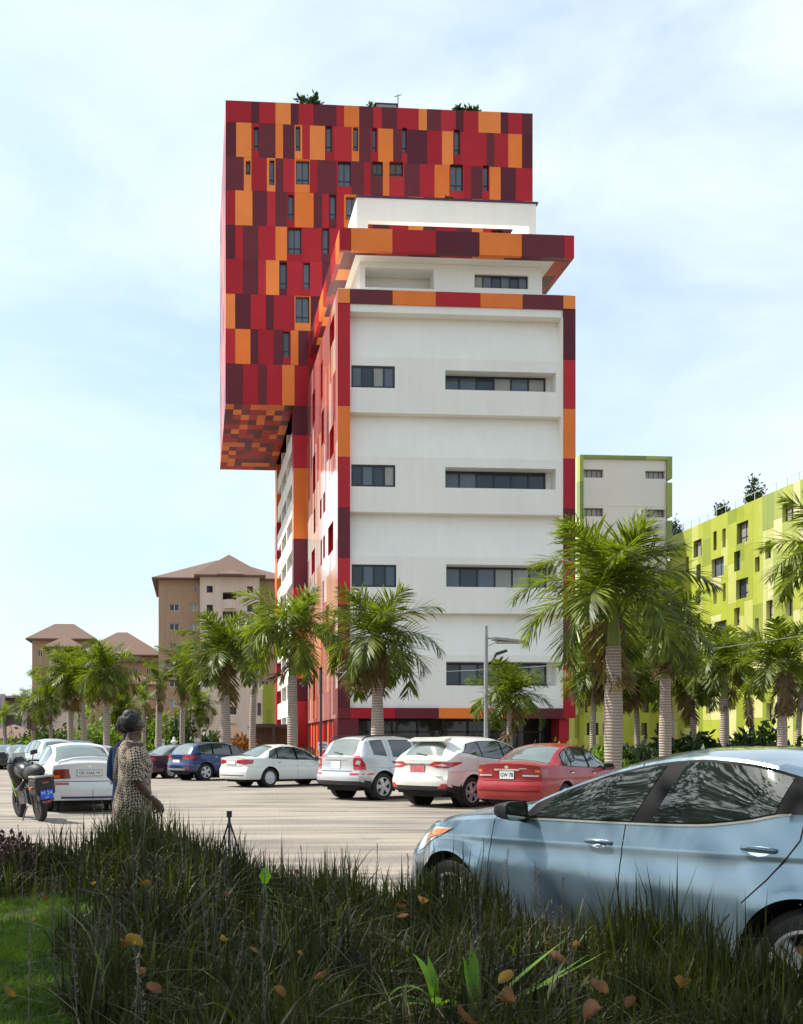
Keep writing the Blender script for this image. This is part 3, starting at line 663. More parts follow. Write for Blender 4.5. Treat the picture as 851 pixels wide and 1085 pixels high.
# concrete frame building at far left
Yc = 205.0; m = MB(); zc = Bz(737, Yc, 10); x0, x1 = Bx(-160,Yc), Bx(33,Yc)
o = empty('concrete_building', (0,0,0)); tag(o, 'low grey concrete building with open bays at the far left edge', 'building')
for zz in (0, zc*.33, zc*.66, zc-.4): m.box(x0, x1, Yc, Yc+12, zz, zz+.4)
x = x0
while x < x1: m.box(x, x+.9, Yc-.3, Yc+.4, .01, zc+.3); x += 4.1
m.build('frame', mat('concrete', (.42,.38,.38), .9), o)
m = MB(); m.box(x0+.2, x1-.2, Yc+1.5, Yc+11, .02, zc-.5); m.build('infill_wall', mat('dark_brick', (.16,.12,.13), .9), o)
# little green and white annexe left of the tower foot
Yk = 118.0; o = empty('green_annexe', (0,0,0)); tag(o, 'small lime green and white annexe between the beige block and the red tower', 'building')
kx = lambda p: onY(p, 740, Yk).x; kz = lambda y: onY(280, y, Yk).z
m = MB(); m.box(kx(279), kx(302), Yk, Yk+10, kz(767), kz(725), 0); m.box(kx(271), kx(279)-.01, Yk+.1, Yk+8, kz(767), kz(730), 1); m.box(kx(272), kx(300), Yk+.3, Yk+8, 0, kz(767)-.01, 2); m.box(kx(283), kx(287), Yk-.05, Yk-.002, kz(767), kz(752), 3)
m.build('wall', [GCL[1], CREAM, mat('dark_interior', (.03,.028,.026)), GCL[5]], o)
window(o, 'Y', Yk+.02, (kx(273), kx(276.5), kz(758), kz(745)), 1, glass=[GL[1]])
# dark carport
Yd = 84.0; o = empty('carport', (0,0,0)); tag(o, 'dark flat roofed carport at the foot of the red tower', 'carport'); dx = lambda p: onY(p, 770, Yd).x
m = MB(); z = onY(290, 767.5, Yd).z; m.box(dx(266), dx(316), Yd, Yd+6, z-.25, z); m.build('roof', mat('dark_steel', (.05,.045,.04), .5), o)
for p in (268, 290, 314):
    m = MB(); m.box(dx(p)-.1, dx(p)+.1, Yd+.1, Yd+.3, 0, z-.25); m.build('post', mat('dark_steel', (.05,.045,.04)), o)
m = MB(); m.box(dx(268)+.1, dx(314)-.1, Yd+3, Yd+3.1, 0, z-.26); m.build('screen_wall', mat('brown_screen', (.14,.10,.075), .8), o)
# perimeter wall
m = MB(); m.box(-75, dx(262), 97, 97.3, 0, 1.3); m.box(-75, dx(262), 96.95, 97.35, 1.3, 1.42); tag(m.build('boundary_wall', mat('wall_render', (.38,.30,.24), .9, var=.1)), 'low tan boundary wall beyond the parked cars', 'wall')
def gazebo(px, Y, w, label):
    c = onY(px, 780, Y).x; o = empty('gazebo', (c,Y,0)); tag(o, label, 'gazebo', 'brown roofed gazebos')
    m = MB(); hip(m, -w/2, w/2, -w/2, w/2, 2.1, 1.5, .5); m.build('roof', TILE, o)
    for sx in (-1, 1):
        for sy in (-1, 1): m = MB(); m.box(sx*w/2-.1, sx*w/2+.1, sy*w/2-.1, sy*w/2+.1, 0, 1.85); m.build('post', CREAM, o)
gazebo(15, 112, 7.5, 'brown roofed gazebo at the far left, behind the black parked cars'); gazebo(243, 106, 3.6, 'brown roofed gazebo beneath the tall beige apartment building'); gazebo(70, 118, 7, 'brown roofed gazebo behind the white sedan')
# white sign boxes and pedestal ornaments
def sgn(px, d, w, h, z, label, cat, name='sign_board'):
    p = atd(px, d); o = empty(name, p); tag(o, label, cat)
    m = MB(); m.box(-w/2, w/2, -.06, .06, z, z+h); m.box(-w/2+.04, w/2-.04, -.07, -.061, z+h*.55, z+h*.72, 1); m.box(-w*.2, w*.25, -.07, -.061, z+h*.25, z+h*.4, 1); m.build('board', [mat('sign_white', (.75,.75,.76), .6, var=0), mat('sign_ink', (.2,.2,.25), .6, var=0)], o)
    for s in (-1, 1): m = MB(); m.box(s*w*.35-.03, s*w*.35+.03, -.03, .03, 0, z); m.build('post', mat('sign_white', (1,1,1)), o)
sgn(169, 62, .6, .42, 1.35, 'white notice board on two posts behind the dark maroon car', 'sign')
sgn(342, 56, .5, .45, 1.15, 'small white notice board in front of the orange striped skirt', 'sign')
p = atd(184.5, 62); o = empty('garden_ornament', p); tag(o, 'white pedestal ornament right of the white notice board', 'ornament')
m = MB(); m.lathe([(.14,0),(.14,.2),(.07,.3),(.07,1.15),(.2,1.2),(.22,1.32),(.1,1.4),(.08,1.5),(.2,1.56),(.2,1.66),(.09,1.72),(.09,1.85),(.03,1.92)], 12); m.build('pedestal', mat('sign_white', (1,1,1)), o, smooth=True, angle=40)
for px_i, lab in ((209, 'cream stone cap left of the palm with the thick pale trunk'), (236, 'cream stone cap under the tall beige building, near the gazebo')):
    p = atd(px_i, 64); o = empty('gate_pillar', p); tag(o, lab, 'pillar'); m = MB(); m.box(-.15,.15,-.15,.15,0,1.6); m.box(-.2,.2,-.2,.2,1.6,1.86); m.build('shaft', CREAM, o)
# ================================================================== VEGETATION
def strip_leaf(V, Q, T, MI, base, dirv, side, ln, w, droop, rng, mi=0, seg=2):
    """tapering folded blade appended to lists"""
    k = len(V); p = base.copy(); d = dirv.copy(); 
    V.append(p-side*w*.35); V.append(p+side*w*.35)
    for s_ in range(seg):
        d = (d+np.array([0,0,-droop])/seg); d = d/np.linalg.norm(d); p = p+d*ln/seg
        if s_ < seg-1:
            V.append(p-side*w*.5); V.append(p+side*w*.5)
            Q.append((k+2*s_, k+2*s_+1, k+2*s_+3, k+2*s_+2)); 
        else:
            V.append(p); T.append((k+2*s_, k+2*s_+1, k+2*s_+2))
def palm_crown(seed, nf=18, L=3.0, leaf=.62, e_hi=80, e_lo=-25, N_=30, droop=1.0, spread=1.0, lw=.045, plume=.5, dead=1):
    rng = np.random.default_rng(seed); V = []; Q = []; T = []; rach = MB()
    marks = None
    for i in range(nf+dead):
        if i == nf: marks = (len(Q), len(T))
        t_ = min(1.0, (i+.5)/nf); el = R(e_hi+(e_lo-e_hi)*t_**.9+rng.uniform(-6, 6)-(48 if i >= nf else 0)); az = i*2.399963+rng.uniform(-.2, .2)
        Lf = L*rng.uniform(.88, 1.08)*(.8 if t_ < .15 else 1.0)
        p = np.array([0., 0., .0]); pts = [p.copy()]; dirs = []; S = 14; dr = droop*(R(70)*(.45+.9*min(1, t_*1.5)))*rng.uniform(.8, 1.15)
        tw = rng.uniform(-.25, .25)
        for s_ in range(S):
            e = el-dr*((s_+.5)/S)**1.5; a = az+tw*(s_/S); d = np.array([math.cos(e)*math.cos(a), math.cos(e)*math.sin(a), math.sin(e)]); dirs.append(d); p = p+d*Lf/S; pts.append(p.copy())
        rach.tube([tuple(q) for q in pts], [.03*(1-.85*j/S) for j in range(S+1)], 4, 1, caps=False)
        for j in range(N_):
            u = .1+.9*(j+.5)/N_; f = u*S; q = min(S-1, int(f)); b = pts[q]+(pts[q+1]-pts[q])*(f-q); d = dirs[q]
            sd_ = np.cross(d, [0,0,1.]); nn = np.linalg.norm(sd_); sd_ = sd_/nn if nn > .05 else np.array([1.,0,0]); up = np.cross(sd_, d)
            ll = leaf*(.35+.95*math.sin(math.pi*min(1, (u*.82+.14)))**.8)*rng.uniform(.85, 1.1)*(1.0 if u < .9 else .8)
            for sgn_ in (-1, 1):
                ang = rng.uniform(-plume, plume)+.1
                fwd = .55+.75*u; dv = sd_*sgn_*math.cos(ang)*spread+up*math.sin(ang)+d*fwd; dv /= np.linalg.norm(dv)
                wd = np.cross(dv, up+.2*sd_); wd /= max(1e-6, np.linalg.norm(wd))
                strip_leaf(V, Q, T, None, b, dv, wd, ll, lw, rng.uniform(.2, .65), rng, seg=3)
        # tip leaflets
    return V, Q, T, rach, marks
PLEAF = leaf_mat('palm_leaf', (.03,.048,.006), (.18,.22,.022), .42, .45, 1.6)
PLEAFD = leaf_mat('palm_leaf_dark', (.02,.04,.008), (.06,.09,.018), .3, .4, 1.2)
RACH = mat('palm_stalk', (.12,.15,.03), .5)
def trunk_mat(name, c1, c2, sc):
    m, nt, b = new_mat(name); tc = N(nt, 'ShaderNodeTexCoord'); w = N(nt, 'ShaderNodeTexWave'); w.wave_type = 'BANDS'; w.bands_direction = 'Z'; w.inputs['Scale'].default_value = sc; w.inputs['Distortion'].default_value = 1.2; w.inputs['Detail'].default_value = 3
    nt.links.new(tc.outputs['Object'], w.inputs[0]); n_ = N(nt, 'ShaderNodeTexNoise'); n_.inputs['Scale'].default_value = 4; n_.inputs['Detail'].default_value = 6; nt.links.new(tc.outputs['Object'], n_.inputs[0])
    r = N(nt, 'ShaderNodeValToRGB'); r.color_ramp.elements[0].color = (*c1, 1); r.color_ramp.elements[1].color = (*c2, 1); r.color_ramp.elements[0].position = .05; r.color_ramp.elements[1].position = .45
    a = N(nt, 'ShaderNodeMath', operation='MULTIPLY'); nt.links.new(w.outputs['Fac'], a.inputs[0]); nt.links.new(n_.outputs[0], a.inputs[1]); a2 = N(nt, 'ShaderNodeMath', operation='ADD'); a2.inputs[1].default_value = .12; nt.links.new(a.outputs[0], a2.inputs[0])
    nt.links.new(a2.outputs[0], r.inputs[0]); nt.links.new(r.outputs[0], b.inputs['Base Color']); b.inputs['Roughness'].default_value = .9
    bp = N(nt, 'ShaderNodeBump'); bp.inputs['Strength'].default_value = .8; bp.inputs['Distance'].default_value = .02; nt.links.new(w.outputs['Fac'], bp.inputs['Height']); nt.links.new(bp.outputs[0], b.inputs['Normal']); return m
TRUNK = trunk_mat('palm_trunk', (.16,.125,.10), (.42,.34,.29), 3.2)
SHAFT = mat('crownshaft_green', (.17,.20,.035), .4, var=.2, scale=2, stretch=(1,1,.3))
CROWN = {}
def crown_mesh(key, **kw):
    if key in CROWN: return CROWN[key]
    V, Q, T, rach, mk = palm_crown(**kw); mk = mk or (len(Q), len(T)); k = len(V)
    V = V+[np.array(v) for v in rach.v]; RQ = np.array(rach.f)+k
    o = np_mesh('crown', np.array(V), [np.array(Q), np.array(T), RQ], [0]*mk[0]+[2]*(len(Q)-mk[0])+[0]*mk[1]+[2]*(len(T)-mk[1])+[1]*len(RQ), [PLEAF, RACH, leaf_mat('palm_leaf_dry', (.10,.065,.03), (.24,.17,.08), .3, .7, 3)])
    CROWN[key] = o.data; me = o.data; bpy.data.objects.remove(o); return me
KW = {'a2': dict(seed=7, nf=19, L=3.1, leaf=.85, e_hi=84, e_lo=-18, N_=54, lw=.062, plume=.8), 'b2': dict(seed=19, nf=18, L=3.1, leaf=.85, e_hi=80, e_lo=-22, N_=50, droop=1.2, lw=.06, plume=.8), 'c2': dict(dead=2, seed=29, nf=16, L=2.9, leaf=.72, e_hi=82, e_lo=-8, N_=44, droop=.95, lw=.062, plume=.7),
 'a': dict(seed=3, nf=19, L=3.3, leaf=.95, e_hi=88, e_lo=-12, N_=58, lw=.062, plume=.8), 'b': dict(dead=2, seed=11, nf=19, L=3.0, leaf=.9, e_hi=84, e_lo=-30, N_=52, droop=1.1, lw=.062, plume=.8),
      'c': dict(seed=23, nf=18, L=2.8, leaf=.8, e_hi=80, e_lo=-15, N_=48, lw=.062, plume=.8), 'd': dict(seed=35, nf=12, L=2.6, leaf=.5, e_hi=70, e_lo=5, N_=28, droop=.8, lw=.06, plume=.25)}
def palm(name, px, d, ytop, scale, key, label, tr=(.19,.27,.17), shaft=1.2, yaw=0., lean=(0,0), group=None, cat='palm tree', dark=False):
    """ytop: picture row of the crown's centre -> the height the crown springs from"""
    p = atd(px, d); H = zat(ytop, d); o = empty(name, p); tag(o, label, cat, group)
    Ht = max(.4, H-shaft); l = Vector((lean[0], lean[1], 0))
    cp = lambda z: (l.x*(z/H)**2, l.y*(z/H)**2, z)
    m = MB(); zs_ = [0, .12, .3]+[Ht*q/8 for q in range(1, 9)]; zs_ = sorted(set(zs_)); pr = []
    for z in zs_:
        t = z/Ht; r = tr[0]+(tr[1]-tr[0])*math.sin(math.pi*min(1, t*1.1))**2 if t < .9 else tr[2]+.02
        if z < .2: r = max(r, tr[0]*1.25)
        pr.append(r)
    m.tube([cp(z) for z in zs_], pr, 14); m.build('trunk', TRUNK, o, smooth=True, angle=60)
    m = MB(); rr = tr[2]; zz = [Ht-.01, Ht+shaft*.15, Ht+shaft*.5, Ht+shaft*.85, H+.15]; m.tube([cp(z) for z in zz], [rr*.95, rr*1.0, rr*.75, rr*.5, rr*.3], 12); m.build('crownshaft', SHAFT, o, smooth=True, angle=60)
    c = bpy.data.objects.new('crown', crown_mesh(key, **KW[key])); COL.objects.link(c); c.parent = o; c.location = cp(H); c.scale = (scale,)*3; c.rotation_euler = (R(random.uniform(-5, 5)), R(random.uniform(-5, 5)), yaw)
    return o
G1 = 'royal palms along the car park'
palm('palm_tree', 650, 33, 632, 1.04, 'a', 'tallest palm with thick ringed trunk, right of the white block', (.24,.30,.22), 1.6, 0.4, group=G1)
palm('palm_tree', 705, 39, 668, .78, 'b2', 'palm with slim grey trunk just right of the tallest palm', (.2,.23,.19), 1.8, 1.9, group=G1)
palm('palm_tree', 768, 47, 702, .82, 'c', 'palm with reddish brown trunk in front of the green facade', (.18,.2,.17), 1.6, .9, group=G1)
palm('palm_tree', 829, 43, 704, .88, 'c2', 'palm with plain grey trunk near the right edge', (.18,.2,.17), 1.3, 4.1, group=G1)
palm('palm_tree', 893, 30, 590, .85, 'a2', 'palm rooted beyond the right edge, only frond tips showing', (.2,.26,.2), 1.6, 2.0, group=G1)
palm('palm_tree', 400, 38, 676, .86, 'b', 'palm with drooping crown in front of the white block, left part', (.19,.24,.2), 1.5, 2.9, group=G1)
palm('palm_tree', 310, 43, 668, .92, 'b2', 'palm in front of the corner column of the red tower', (.19,.22,.17), 1.9, .2, group=G1)
palm('palm_tree', 540, 43, 738, .72, 'c', 'short slender palm beside the street lamp post', (.11,.12,.1), .5, 1.1, group=G1)
palm('palm_tree', 239, 52, 694, .92, 'a2', 'palm with green neck before the tall beige apartment building', (.22,.27,.2), 2.0, 3.3, group=G1)
G2 = 'palms at the far side of the car park'
far = [(267,56,672,.9,'c','tall thin palm touching the left side of the red tower'),(168,60,724,.95,'d','slim palm directly above the white notice board'),(193,62,716,1.0,'c','thick trunked palm between notice board and beige tower'),
 (113,58,712,.95,'b','palm with straight pale trunk above the woman'),(90,64,722,1.0,'c','palm with brown trunk behind the white sedan roof'),(75,66,714,1.0,'a','palm in front of the wide brown roof, second from its left'),
 (54,72,738,.95,'b','low palm under the small white house'),(6,72,760,.8,'d','small palm at the far left edge under the concrete building'),(212,74,748,.75,'b','small dark palm at the foot of the tall beige building'),
 (133,74,752,.8,'c','small palm with dense crown behind the woman'),(36,76,752,.85,'c','small palm left of the low palm under the white house'),(152,70,745,.8,'d','small palm just left of the notice board palm')]
for i, (px, d, y, sc_, key, lab) in enumerate(far): w_ = random.uniform(-.03, .02); palm('palm_tree', px, d, y+random.uniform(-4, 2), sc_*.82, key if i % 2 or key == 'd' else key+'2', lab, (.17+w_,.19+w_,.15+w_) if d < 70 else (.13,.14,.12), random.uniform(.8, 1.5) if d < 70 else .7, i*1.3, lean=(random.uniform(-.4, .4), random.uniform(-.3, .3)), group=G2)
G3 = 'dark palms in front of the green building'
rt = [(628,50,708,.85,'b','dark palm just right of the white block frame'),(676,52,714,.9,'b','dark palm between the tallest palm and its slim neighbour'),(736,50,722,.95,'c','dark palm left of the reddish trunk'),
 (798,53,735,.85,'d','dark palm right of the reddish trunk'),(845,56,722,.9,'c','dark palm at the right edge behind the grey trunk'),(712,58,738,.8,'d','low dark palm behind the slim grey trunk')]
for i, (px, d, y, sc_, key, lab) in enumerate(rt):
    o = palm('palm_tree', px, d, y, sc_*.85, key, lab, (.13,.14,.11), .7, i*2.1+.5, lean=(random.uniform(-.3, .3), 0), group=G3)
# shrubs: leaf clumps
def shrub_mesh(name, seed, n, rx, ry, rz, leaf, mats, banana=False, wid=.2):
    rng = np.random.default_rng(seed); cl = rng.normal(size=(max(5, n//90), 3))*.42; cl[:, 2] = np.abs(cl[:, 2])*1.1
    C = cl[rng.integers(0, len(cl), n)]+rng.normal(size=(n, 3))*.2
    C[:, 2] = np.clip(C[:, 2], .02, None); C = C*np.array([rx, ry, rz])
    a = rng.normal(size=(n, 3)); a[:, 2] = np.abs(a[:, 2])*.8+.2; a /= np.linalg.norm(a, axis=1)[:, None]
    b = np.cross(a, rng.normal(size=(n, 3))); b /= np.linalg.norm(b, axis=1)[:, None]
    L_ = leaf*rng.uniform(.6, 1.3, n)[:, None]; w = L_*wid
    V = np.stack([C, C+a*L_*.5+b*w, C+a*L_, C+a*L_*.5-b*w], 1).reshape(-1, 3)
    F = np.arange(4*n).reshape(-1, 4)
    return np_mesh(name, V, [F], [0]*n, mats)
SHL = [leaf_mat('shrub_dark', (.012,.03,.008), (.04,.075,.015), .25), leaf_mat('shrub_bright', (.07,.13,.012), (.16,.24,.03), .45), leaf_mat('shrub_rust', (.16,.06,.02), (.30,.12,.03), .3)]
def shrub(px, d, rx, rz, mi, label, z=0., name='shrub', n=1500, leaf=.28, seed=0, group=None):
    o = shrub_mesh(name, seed, n, rx, rx, rz, leaf, SHL[mi]); p = atd(px, d); o.location = (p.x, p.y, z); tag(o, label, 'shrub', group); return o
SG = 'shrubs in front of the green building'
for i, (px, d, rx, rz, mi, lab) in enumerate([(598,46,1.6,1.6,1,'bright green shrub at the right foot of the white block'),(625,50,1.8,2.0,0,'dark shrub behind the red sedan roof'),(642,44,1.2,1.0,1,'low bright shrub left of the tallest palm trunk'),
 (680,46,1.9,1.7,0,'dark shrub between the two pale palm trunks'),(722,48,1.8,2.1,0,'dark shrub right of the slim grey trunk'),(745,50,2.0,2.6,0,'tall dark shrub left of the reddish trunk'),(790,47,1.9,2.0,0,'dark shrub right of the reddish trunk'),
 (812,52,2.0,2.6,0,'tall dark shrub left of the plain grey trunk'),(850,46,2.0,2.2,0,'dark shrub at the right edge under the palms'),(570,52,1.3,1.2,0,'small dark shrub before the dark shopfront')]):
    shrub(px, d, rx*.9, rz*.62, mi, lab, n=1900, leaf=.46, seed=i, group=SG)
SG2 = 'shrubs along the far boundary wall'
for i, (px, d, rx, rz, mi, lab) in enumerate([(25,84,3,1.6,1,'bright hedge shrub beyond the black cars at far left'),(60,86,3,2.6,0,'dark shrub behind the white sedan, leftmost'),(98,84,2.6,3.2,1,'bright leafy shrub behind the white sedan roof'),(128,86,2.4,3.6,1,'bright leafy shrub beside the woman\'s head'),
 (150,84,2.4,3.0,1,'bright leafy shrub right of the woman'),(182,90,2.6,3.4,0,'dark shrub behind the garden ornament'),(222,88,2.2,1.8,0,'dark shrub under the small dark palm'),(258,70,1.1,1.3,2,'rusty orange bush at the foot of the thin tall palm')]):
    shrub(px, d, rx, rz, mi, lab, n=3000, leaf=.5, seed=40+i, group=SG2)
# roof plants
def roofplant(p, rx, rz, label, seed, n=260):
    o = shrub_mesh('roof_plant', seed, n, rx, rx, rz, .45, SHL[0]); o.location = p; tag(o, label, 'plant', 'plants on roofs')
roofplant((onY(320,106,88.5).x,88.5,zt_-.05), .5, .9, 'spiky plant tuft leftmost on the red tower roof', 61, 120); roofplant((onY(334,106,88.5).x,88.5,zt_-.05), .6, 1.0, 'bushier plant tuft second from left on the red tower roof', 62, 140)
roofplant((onY(393,106,88.5).x,88.5,zt_-.05), .4, .35, 'tiny plant tuft beside the cooling unit on the red roof', 63, 120); roofplant((onY(487,106,88.5).x,88.5,zt_-.05), .45, .5, 'sparse plant left one of two on the right of the red roof', 64, 150); roofplant((onY(502,106,88.5).x,88.5,zt_-.05), .9, .4, 'wide low plant at the right of the red tower roof', 65, 220)
for (py, px, s, lab) in [(553,716,1.6,'round tree growing on the green roof beside the white end wall'),(535,764,1.3,'small leaning tree on the green roof, middle one'),(521,798,1.6,'bushy tree on the green roof nearest the right edge')]:
    pp = onX(px, py, XG+1.8); roofplant((XG+1.8, pp.y, zG-.1), s*.8, s*1.5, lab, 70+int(s*10)+px, 700)
# street lamp
p = atd(515, 42); o = empty('street_lamp', p, -TH); tag(o, 'grey street lamp with flat tilted head before the white block', 'street lamp')
LM = mat('galvanised', (.38,.38,.38), .45, .4, var=.08); zt2 = zat(663, 42)
m = MB(); m.lathe([(.16,0),(.16,.05),(.09,.08),(.08,zt2),(.03,zt2+.03)], 12); m.build('pole', LM, o, smooth=True, angle=40)
m = MB(); zc_ = zat(676, 42); m.tube([(0,0,zc_),(.5,0,zc_-.05),(.9,0,zc_)], .035, 8); m.tube([(0,0,zc_-.35),(.35,0,zc_-.2),(.8,0,zc_-.02)], .02, 6); m.build('arm', LM, o)
m = MB(); m.prism([(.25,zc_+.02),(1.6,zc_-.12),(1.62,zc_-.2),(1.0,zc_-.16),(.25,zc_-.08)], 'y', -.28, .28); h_ = m.build('lamp_head', LM, o)
m = MB(); m.box(.45, 1.4, -.2, .2, zc_-.22, zc_-.17); m.build('diffuser', mat('lamp_glass', (.6,.58,.52), .2, var=0), h_)
m = MB(); zc2 = zat(694, 42); m.tube([(0,0,zc2-.4),(.25,0,zc2-.25),(.4,0,zc2-.05)], .03, 6); m.prism([(.3,zc2-.08),(.85,zc2+.12),(.8,zc2+.22),(.4,zc2+.1)], 'y', -.15, .15); m.build('floodlight', mat('dark_steel', (.05,.045,.04)), o)
# overhead cable
m = MB(); pts = []
a = atd(340, 52); b = atd(920, 40); 
for q in range(25):
    t = q/24; pts.append((a.x+(b.x-a.x)*t, a.y+(b.y-a.y)*t, zat(712,52)*(1-t)+zat(662,40)*t-1.2*4*t*(1-t)*.5))
m.tube(pts, .012, 5); tag(m.build('overhead_cable', mat('cable_grey', (.25,.25,.25), .6, var=0)), 'thin overhead cable crossing in front of the white block and palms', 'cable')
for px, d, py, lab in ((340,52,712,'slim dark cable pole hidden behind the left palms'),(920,40,662,'slim dark cable pole beyond the right edge')):
    m = MB(); p = atd(px, d); m.tube([(p.x,p.y,0),(p.x,p.y,zat(py,d)+.1)], .06, 8); tag(m.build('cable_pole', mat('dark_steel', (.05,.045,.04))), lab, 'pole')

# ---------------------------------------------------------------- foreground grass
rng = np.random.default_rng(5)
def bed_np(px, d): return .29+.36*np.exp(-((px-155)/75)**2)*np.clip((d-5)/3.5, 0, 1)
XS_ = [-900,-300,0,120,300,440,550,650,750,851,1100,1600]; DS_ = [11.5,10.4,9.5,9.1,8.5,7.2,6.35,5.55,4.95,4.45,3.75,3.1]
def lawn_mask(px, d):   # bright lawn in the bottom left corner
    xw = (px-CX)/FPX*d; return (d < 7.35+.25*np.sin(xw*3)) & (px < 78+14*np.sin(d*4)+9*np.sin(d*11)-10*np.cos(d*2.3))
def blades(n, d0, px0, px1, hmin, hmax, width, lean, mask, keep_far=.12, power=1.0, seg=3):
    d = d0+(DS_[0]-d0)*rng.random(n)**power; px = rng.uniform(px0, px1, n)
    dE = np.interp(px, XS_, DS_); ok = (d < dE-keep_far) & mask(px, d); d = d[ok]; px = px[ok]; n = len(d)
    c = (px-CX)/FPX*d; x = FW.x*d+RT.x*c; y = FW.y*d+RT.y*c; z = bed_np(px, d)-.03
    # clump
    h = rng.uniform(hmin, hmax, n)*(.75+.5*np.sin(x*5.1+y*3.3)*np.sin(x*2.3-y*4.7)*.5+.12*rng.normal(size=n)); h = np.clip(h, hmin*.4, hmax*1.45)
    az = rng.uniform(0, 2*np.pi, n); ln = np.abs(rng.normal(size=n))*lean
    dx, dy = np.cos(az), np.sin(az); wx_, wy_ = -dy, dx; w = width*rng.uniform(.6, 1.3, n)
    rows_ = []
    for k in range(seg+1):
        t = k/seg; off = ln*h*(t**1.8); zz = z+h*t*(1-.35*np.clip(ln, 0, 1.2)*t*t); ww = w*(1-t)**.7*(.5 if k == 0 else 1)
        bx = x+dx*off; by = y+dy*off
        if k < seg: rows_ += [np.stack([bx-wx_*ww/2, by-wy_*ww/2, zz], 1), np.stack([bx+wx_*ww/2, by+wy_*ww/2, zz], 1)]
        else: rows_.append(np.stack([bx, by, zz], 1))
    V = np.stack(rows_, 1); nv = V.shape[1]; base = np.arange(n)*nv
    Q = np.concatenate([np.stack([base+2*k, base+2*k+1, base+2*k+3, base+2*k+2], 1) for k in range(seg-1)]); T = np.stack([base+2*seg-2, base+2*seg-1, base+2*seg], 1)
    return V.reshape(-1, 3), Q, T
def grass_obj(name, parts, mats):
    VV = []; QQ = []; TT = []; mq = []; mt_ = []; k = 0
    for (V, Q, T), mi in parts:
        VV.append(V); QQ.append(Q+k); TT.append(T+k); mq += [mi]*len(Q); mt_ += [mi]*len(T); k += len(V)
    return np_mesh(name, np.concatenate(VV), [np.concatenate(QQ), np.concatenate(TT)], mq+mt_, mats, smooth=False)
GD = [leaf_mat('grass_dark', (.016,.018,.006), (.062,.068,.018), .3, .5, 1.3, 0, .25), leaf_mat('grass_mid', (.05,.07,.008), (.13,.16,.025), .35, .4, 2, 0), leaf_mat('grass_dry', (.11,.075,.04), (.26,.19,.11), .2, .7, 3, 0)]
notl = lambda px, d: ~lawn_mask(px, d)
P = [(blades(40000, 2.6, -350, 1150, .24, .46, .017, .5, notl), 0), (blades(9000, 2.6, -350, 1150, .22, .42, .012, .9, notl), 1), (blades(12000, 2.6, -350, 1150, .16, .42, .010, 1.1, notl), 2), (blades(2500, 2.6, -350, 1150, .30, .5, .026, 1.1, notl, seg=5), 1), (blades(5000, 2.6, -350, 1150, .30, .5, .028, .9, notl, seg=5), 0)]
edge = lambda px, d: ~lawn_mask(px, d) & (d > np.interp(px, XS_, DS_)-1.3)
P.append((blades(44000, 2.6, -350, 1150, .30, .54, .018, .32, edge), 0)); P.append((blades(9000, 2.6, -350, 1150, .3, .5, .010, .5, edge), 1))
wh_ = lambda px, d: ~lawn_mask(px, d) & (d > np.interp(px, XS_, DS_)-.7) & ((px > 640) | ((px > 425) & (px < 530)))
P.append((blades(26000, 3.4, 400, 1000, .42, .62, .018, .3, wh_), 0)); P.append((blades(5000, 3.4, 400, 1000, .4, .6, .014, .5, wh_), 1))
near_ = lambda px, d: ~lawn_mask(px, d) & (d < 5.2)
P.append((blades(40000, 2.5, -200, 1050, .22, .42, .014, .5, near_), 0))
tag(grass_obj('ornamental_grass', P, GD), kind='stuff', label='dark tufted ornamental grass filling the planting bed', cat='grass')
LG = [leaf_mat('lawn_green', (.045,.10,.008), (.13,.21,.02), .4, .5, 2.5, 0)]
P = [(blades(560000, 2.6, -500, 330, .06, .13, .011, .8, lambda px, d: lawn_mask(px, d), seg=2), 0)]
tag(grass_obj('lawn', P, LG), kind='stuff', label='bright green lawn in the bottom left corner', cat='lawn')
# dry seed stalks
def stalks(n):
    mb = MB()
    for i in range(n):
        px = random.choice([random.uniform(0, 440), random.uniform(60, 260), random.uniform(480, 620)]); dE = bed_edge_d(px); d = random.uniform(3.6, dE-.3)
        p = atd(px, d); z = bed_h(p.x, p.y); h = random.uniform(.38, .62); lx, ly = random.uniform(-.06, .06), random.uniform(-.06, .06)
        mb.tube([(p.x,p.y,z),(p.x+lx*.4,p.y+ly*.4,z+h*.5),(p.x+lx,p.y+ly,z+h)], [.0025,.002,.0015], 4, caps=False)
        for j in range(26):
            t = .4+.6*j/26; a = random.uniform(0, 6.28); c = Vector((p.x+lx*t*t, p.y+ly*t*t, z+h*t)); r = .012
            e = Vector((math.cos(a)*r, math.sin(a)*r, .008)); s_ = Vector((-math.sin(a), math.cos(a), 0))*.004
            mb.add([c-s_, c+s_, c+e+Vector((0,0,.006))], [(0,1,2)])
    return mb
tag(stalks(60).build('seed_stalks', mat('seed_stalk', (.13,.11,.095), .9, var=.3), fix=False), kind='stuff', label='greyish dry seed stalks rising among the dark grass', cat='seed stalks')
